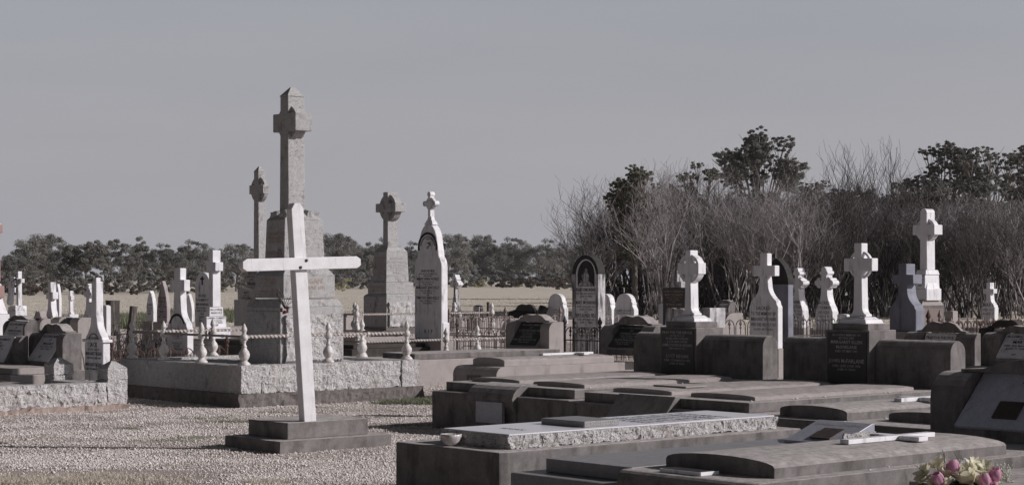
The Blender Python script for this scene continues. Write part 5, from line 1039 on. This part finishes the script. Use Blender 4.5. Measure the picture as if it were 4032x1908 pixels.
def seg_mesh(S):
    P, Q = S[:, 0:3], S[:, 3:6]; D = Q-P; D /= np.linalg.norm(D, axis=1)[:, None]+1e-9; up = np.where(np.abs(D[:, 2:3]) > .9, np.array([[1., 0, 0]]), np.array([[0, 0, 1.]]))
    a = np.cross(D, up); a /= np.linalg.norm(a, axis=1)[:, None]; b = np.cross(D, a); out = []
    for c, r in ((P, S[:, 6:7]), (Q, S[:, 7:8])):
        for k in range(3): out.append(c+(a*math.cos(k*2.094)+b*math.sin(k*2.094))*r)
    V = np.stack(out, 1).reshape(-1, 3); n = len(S); base = 6*np.arange(n)[:, None, None]; F_ = np.array([(0, 1, 4, 3), (1, 2, 5, 4), (2, 0, 3, 5)])[None]
    return V, (F_+base).reshape(-1, 4)
SH = [shrub_segments(s, 6.0, 13, sp) for s, sp in ((1, .9), (2, .6), (3, 1.1), (4, .5), (5, .8))]
prof = lambda px: float(np.interp(px, [2180, 2260, 2330, 2450, 2600, 2680, 2800, 3000, 3200, 3300, 3600, 3700, 3850, 4100], [950, 830, 780, 715, 670, 625, 660, 700, 700, 700, 740, 770, 770, 730]))
def thicket(name, label, items, m, thing_=False):
    Ss = []
    for (k, px, d, yt, rot, wk) in items:
        S = SH[k].copy(); s = wz(yt, d)/6.0; c, q = math.cos(rot), math.sin(rot)
        for o in (0, 3):
            X, Y = S[:, o]*c-S[:, o+1]*q, S[:, o]*q+S[:, o+1]*c; S[:, o] = X*s*wk+wx(px, d); S[:, o+1] = Y*s*wk+d; S[:, o+2] *= s
        Ss.append(S)
    V, Q = seg_mesh(np.concatenate(Ss)); return npmesh(name, V, Q, M[m])
R_ = random.Random(77); its = []
for i in range(78):
    px = 2370+1720*((i*.618+.03) % 1.0); d = R_.uniform(74, 96); its.append((R_.randrange(5), px, d, prof(px)+R_.uniform(-45, 95), R_.uniform(0, 6.28), R_.uniform(.75, 1.05)))
tag(thicket('bare_thicket', '', its[:44], 'twig'), 'dense thicket of leafless grey shrubs behind the right hand graves', 'thicket', kind='stuff')
tag(thicket('dark_thicket', '', its[44:], 'twigdark'), 'darker leafless shrubs mixed through the thicket at right', 'thicket', kind='stuff')
def lone(name, label, k, px, d, yt, wk, m='twig', rot=0): 
    o = thicket('branches', '', [(k, px, d, yt, rot, wk)], m); o.name = name; tag(o, label, 'shrub'); return o
lone('bare_shrub', 'thin leafless shrub spreading at the left end of the thicket', 2, 2360, 78, 765, .95)
lone('bare_shrub', 'low leafless shrub just right of the darkest round tree', 0, 2300, 84, 880, .85)
lone('bare_tree', 'tall leafless tree with fine upright twigs left of the tallest eucalypt', 3, 2680, 82, 628, .8)
lone('bare_tree', 'tall wispy leafless tree standing highest above the right thicket', 3, 3370, 80, 545, .62, 'twigdark', 1)
lone('bare_tree', 'second tall wispy leafless tree right beside the highest bare one', 1, 3490, 82, 530, .6, 'twigdark', 2)
lone('bare_tree', 'leafless tree between the tallest eucalypt and the wispy bare pair', 4, 3180, 84, 690, .8, 'twig', 2)
it = [(px+R_.uniform(-20, 20), R_.uniform(84, 108), max(prof(px)+R_.uniform(60, 260), 780), R_.uniform(150, 230)) for px in range(2560, 4150, 30)]
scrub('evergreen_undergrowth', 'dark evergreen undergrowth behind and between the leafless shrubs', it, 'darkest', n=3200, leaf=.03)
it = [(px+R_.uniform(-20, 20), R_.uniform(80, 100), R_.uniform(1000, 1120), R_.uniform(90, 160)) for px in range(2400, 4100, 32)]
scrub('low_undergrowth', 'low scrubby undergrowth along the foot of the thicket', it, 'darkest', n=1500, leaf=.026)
def tangle():
    R = random.Random(9); mb = MB()
    for k in range(170):
        px = R.uniform(425, 640); d = R.uniform(29.5, 34); p = Vector((wx(px, d), d, 0)); h = R.uniform(.35, .85); q = p+Vector((R.uniform(-.2, .2), R.uniform(-.1, .1), h)); e = q+Vector((R.uniform(-.25, .25), 0, R.uniform(-.25, .05)))
        mb.tube([p, p.lerp(q, .6)+Vector((R.uniform(-.06, .06), 0, .05)), q, e], .008, 4, r1=.004)
    tag(mb.build('dead_weeds', M['twigdark']), 'tangle of tall dead brown weeds behind the rope rail at left', 'weeds', kind='stuff')
tangle()
# ------------------------------------------------------------------ light, sky, camera
S = Vector((1, -.12, .5)).normalized()
li = bpy.data.lights.new('sun', 'SUN'); li.energy = 3.5; li.angle = math.radians(.53); li.color = (1, .95, .935)
lo = bpy.data.objects.new('sun', li); COL.objects.link(lo); lo.rotation_euler = S.to_track_quat('Z', 'Y').to_euler(); lo.location = (30, -5, 20)
w = bpy.data.worlds.new('World'); SC.world = w; w.use_nodes = True; nt = w.node_tree; bg = nt.nodes['Background']
sk = nt.nodes.new('ShaderNodeTexSky'); sk.sky_type = 'NISHITA'; sk.sun_disc = False; sk.sun_elevation = math.asin(S.z); sk.sun_rotation = math.atan2(S.x, S.y); sk.dust_density = 2.0; sk.air_density = 1.0
hs = nt.nodes.new('ShaderNodeHueSaturation'); hs.inputs['Saturation'].default_value = .14
nt.links.new(sk.outputs[0], hs.inputs['Color'])
tc = nt.nodes.new('ShaderNodeTexCoord'); sp = nt.nodes.new('ShaderNodeSeparateXYZ'); nt.links.new(tc.outputs['Generated'], sp.inputs[0])
def wr(a, b, c, d):
    r = nt.nodes.new('ShaderNodeMapRange'); r.interpolation_type = 'SMOOTHSTEP'
    for i, v in zip((1, 2, 3, 4), (a, b, c, d)): r.inputs[i].default_value = v
    nt.links.new(sp.outputs[2], r.inputs[0]); return r.outputs[0]
def wm(kind, f, a, b):
    x = nt.nodes.new('ShaderNodeMix'); x.data_type = 'RGBA'; x.blend_type = kind
    for v, i in ((f, 0), (a, 6), (b, 7)):
        if hasattr(v, 'links'): nt.links.new(v, x.inputs[i])
        else: x.inputs[i].default_value = v
    return x.outputs[2]
haze = wm('MIX', wr(-.02, .26, 0, 1), (3.85, 3.82, 3.98, 1), hs.outputs[0])      # the pale band the dry air leaves along the horizon
deep = nt.nodes.new('ShaderNodeCombineColor')
g = wr(.15, .6, 1, .2)
for i in range(3): nt.links.new(g, deep.inputs[i])
dt = nt.nodes.new('ShaderNodeVectorMath'); dt.operation = 'DOT_PRODUCT'; dt.inputs[1].default_value = (-.755, -.656, 0); nt.links.new(tc.outputs['Generated'], dt.inputs[0])
r = nt.nodes.new('ShaderNodeMapRange'); r.interpolation_type = 'SMOOTHSTEP'                     # unseen sky behind left of the camera, dimmed to deepen shade on fronts
for i, v in zip((1, 2, 3, 4), (-.45, .7, 1, .3)): r.inputs[i].default_value = v
nt.links.new(dt.outputs['Value'], r.inputs[0]); away = nt.nodes.new('ShaderNodeCombineColor')
for i in range(3): nt.links.new(r.outputs[0], away.inputs[i])
haze = wm('MULTIPLY', 1.0, haze, away.outputs[0])
haze = wm('MULTIPLY', wr(.05, .17, 0, 1), haze, (.89, .91, .95, 1))
mp = nt.nodes.new('ShaderNodeMapping'); mp.inputs['Scale'].default_value = (2.2, 2.2, 16); nt.links.new(tc.outputs['Generated'], mp.inputs[0])
nz = nt.nodes.new('ShaderNodeTexNoise'); nz.inputs['Scale'].default_value = 2.0; nz.inputs['Detail'].default_value = 5; nt.links.new(mp.outputs[0], nz.inputs[0])
q = nt.nodes.new('ShaderNodeMapRange'); q.inputs[1].default_value = .3; q.inputs[2].default_value = .7; nt.links.new(nz.outputs['Fac'], q.inputs[0])
haze = wm('MIX', q.outputs[0], wm('MULTIPLY', 1.0, haze, (.965, .97, .98, 1)), wm('MULTIPLY', 1.0, haze, (1.03, 1.025, 1.02, 1)))   # thin veils of cloud
nt.links.new(wm('MULTIPLY', 1.0, wm('MULTIPLY', 1.0, haze, deep.outputs[0]), (1.005, 1.0, 1.035, 1)), bg.inputs[0]); bg.inputs[1].default_value = .1
hm = bpy.data.materials.new('haze'); hm.use_nodes = True; hn = hm.node_tree; hn.nodes.clear(); pv = hn.nodes.new('ShaderNodeVolumePrincipled'); ho = hn.nodes.new('ShaderNodeOutputMaterial')
pv.inputs['Color'].default_value = (.93, .94, 1, 1); pv.inputs['Density'].default_value = .00013; pv.inputs['Anisotropy'].default_value = .1; hn.links.new(pv.outputs[0], ho.inputs['Volume'])
hb = MB().box(-260, 260, -40, 560, -1, 40).build('haze', hm); tag(hb, 'thin pale haze between the graves and the distant trees', 'haze', kind='stuff')
cam = bpy.data.cameras.new('camera'); co = bpy.data.objects.new('camera', cam); COL.objects.link(co); co.location = (0, 0, H); co.rotation_euler = (math.radians(90), 0, 0)
cam.lens = 36*F/4032; cam.sensor_width = 36; cam.shift_y = (HY-954)/4032; cam.clip_end = 9000; cam.clip_start = .1; SC.camera = co
SC.view_settings.view_transform = 'Standard'; SC.view_settings.look = 'None'; SC.view_settings.exposure = 0; SC.view_settings.gamma = 1
SC.cycles.max_bounces = 5; SC.cycles.volume_bounces = 0
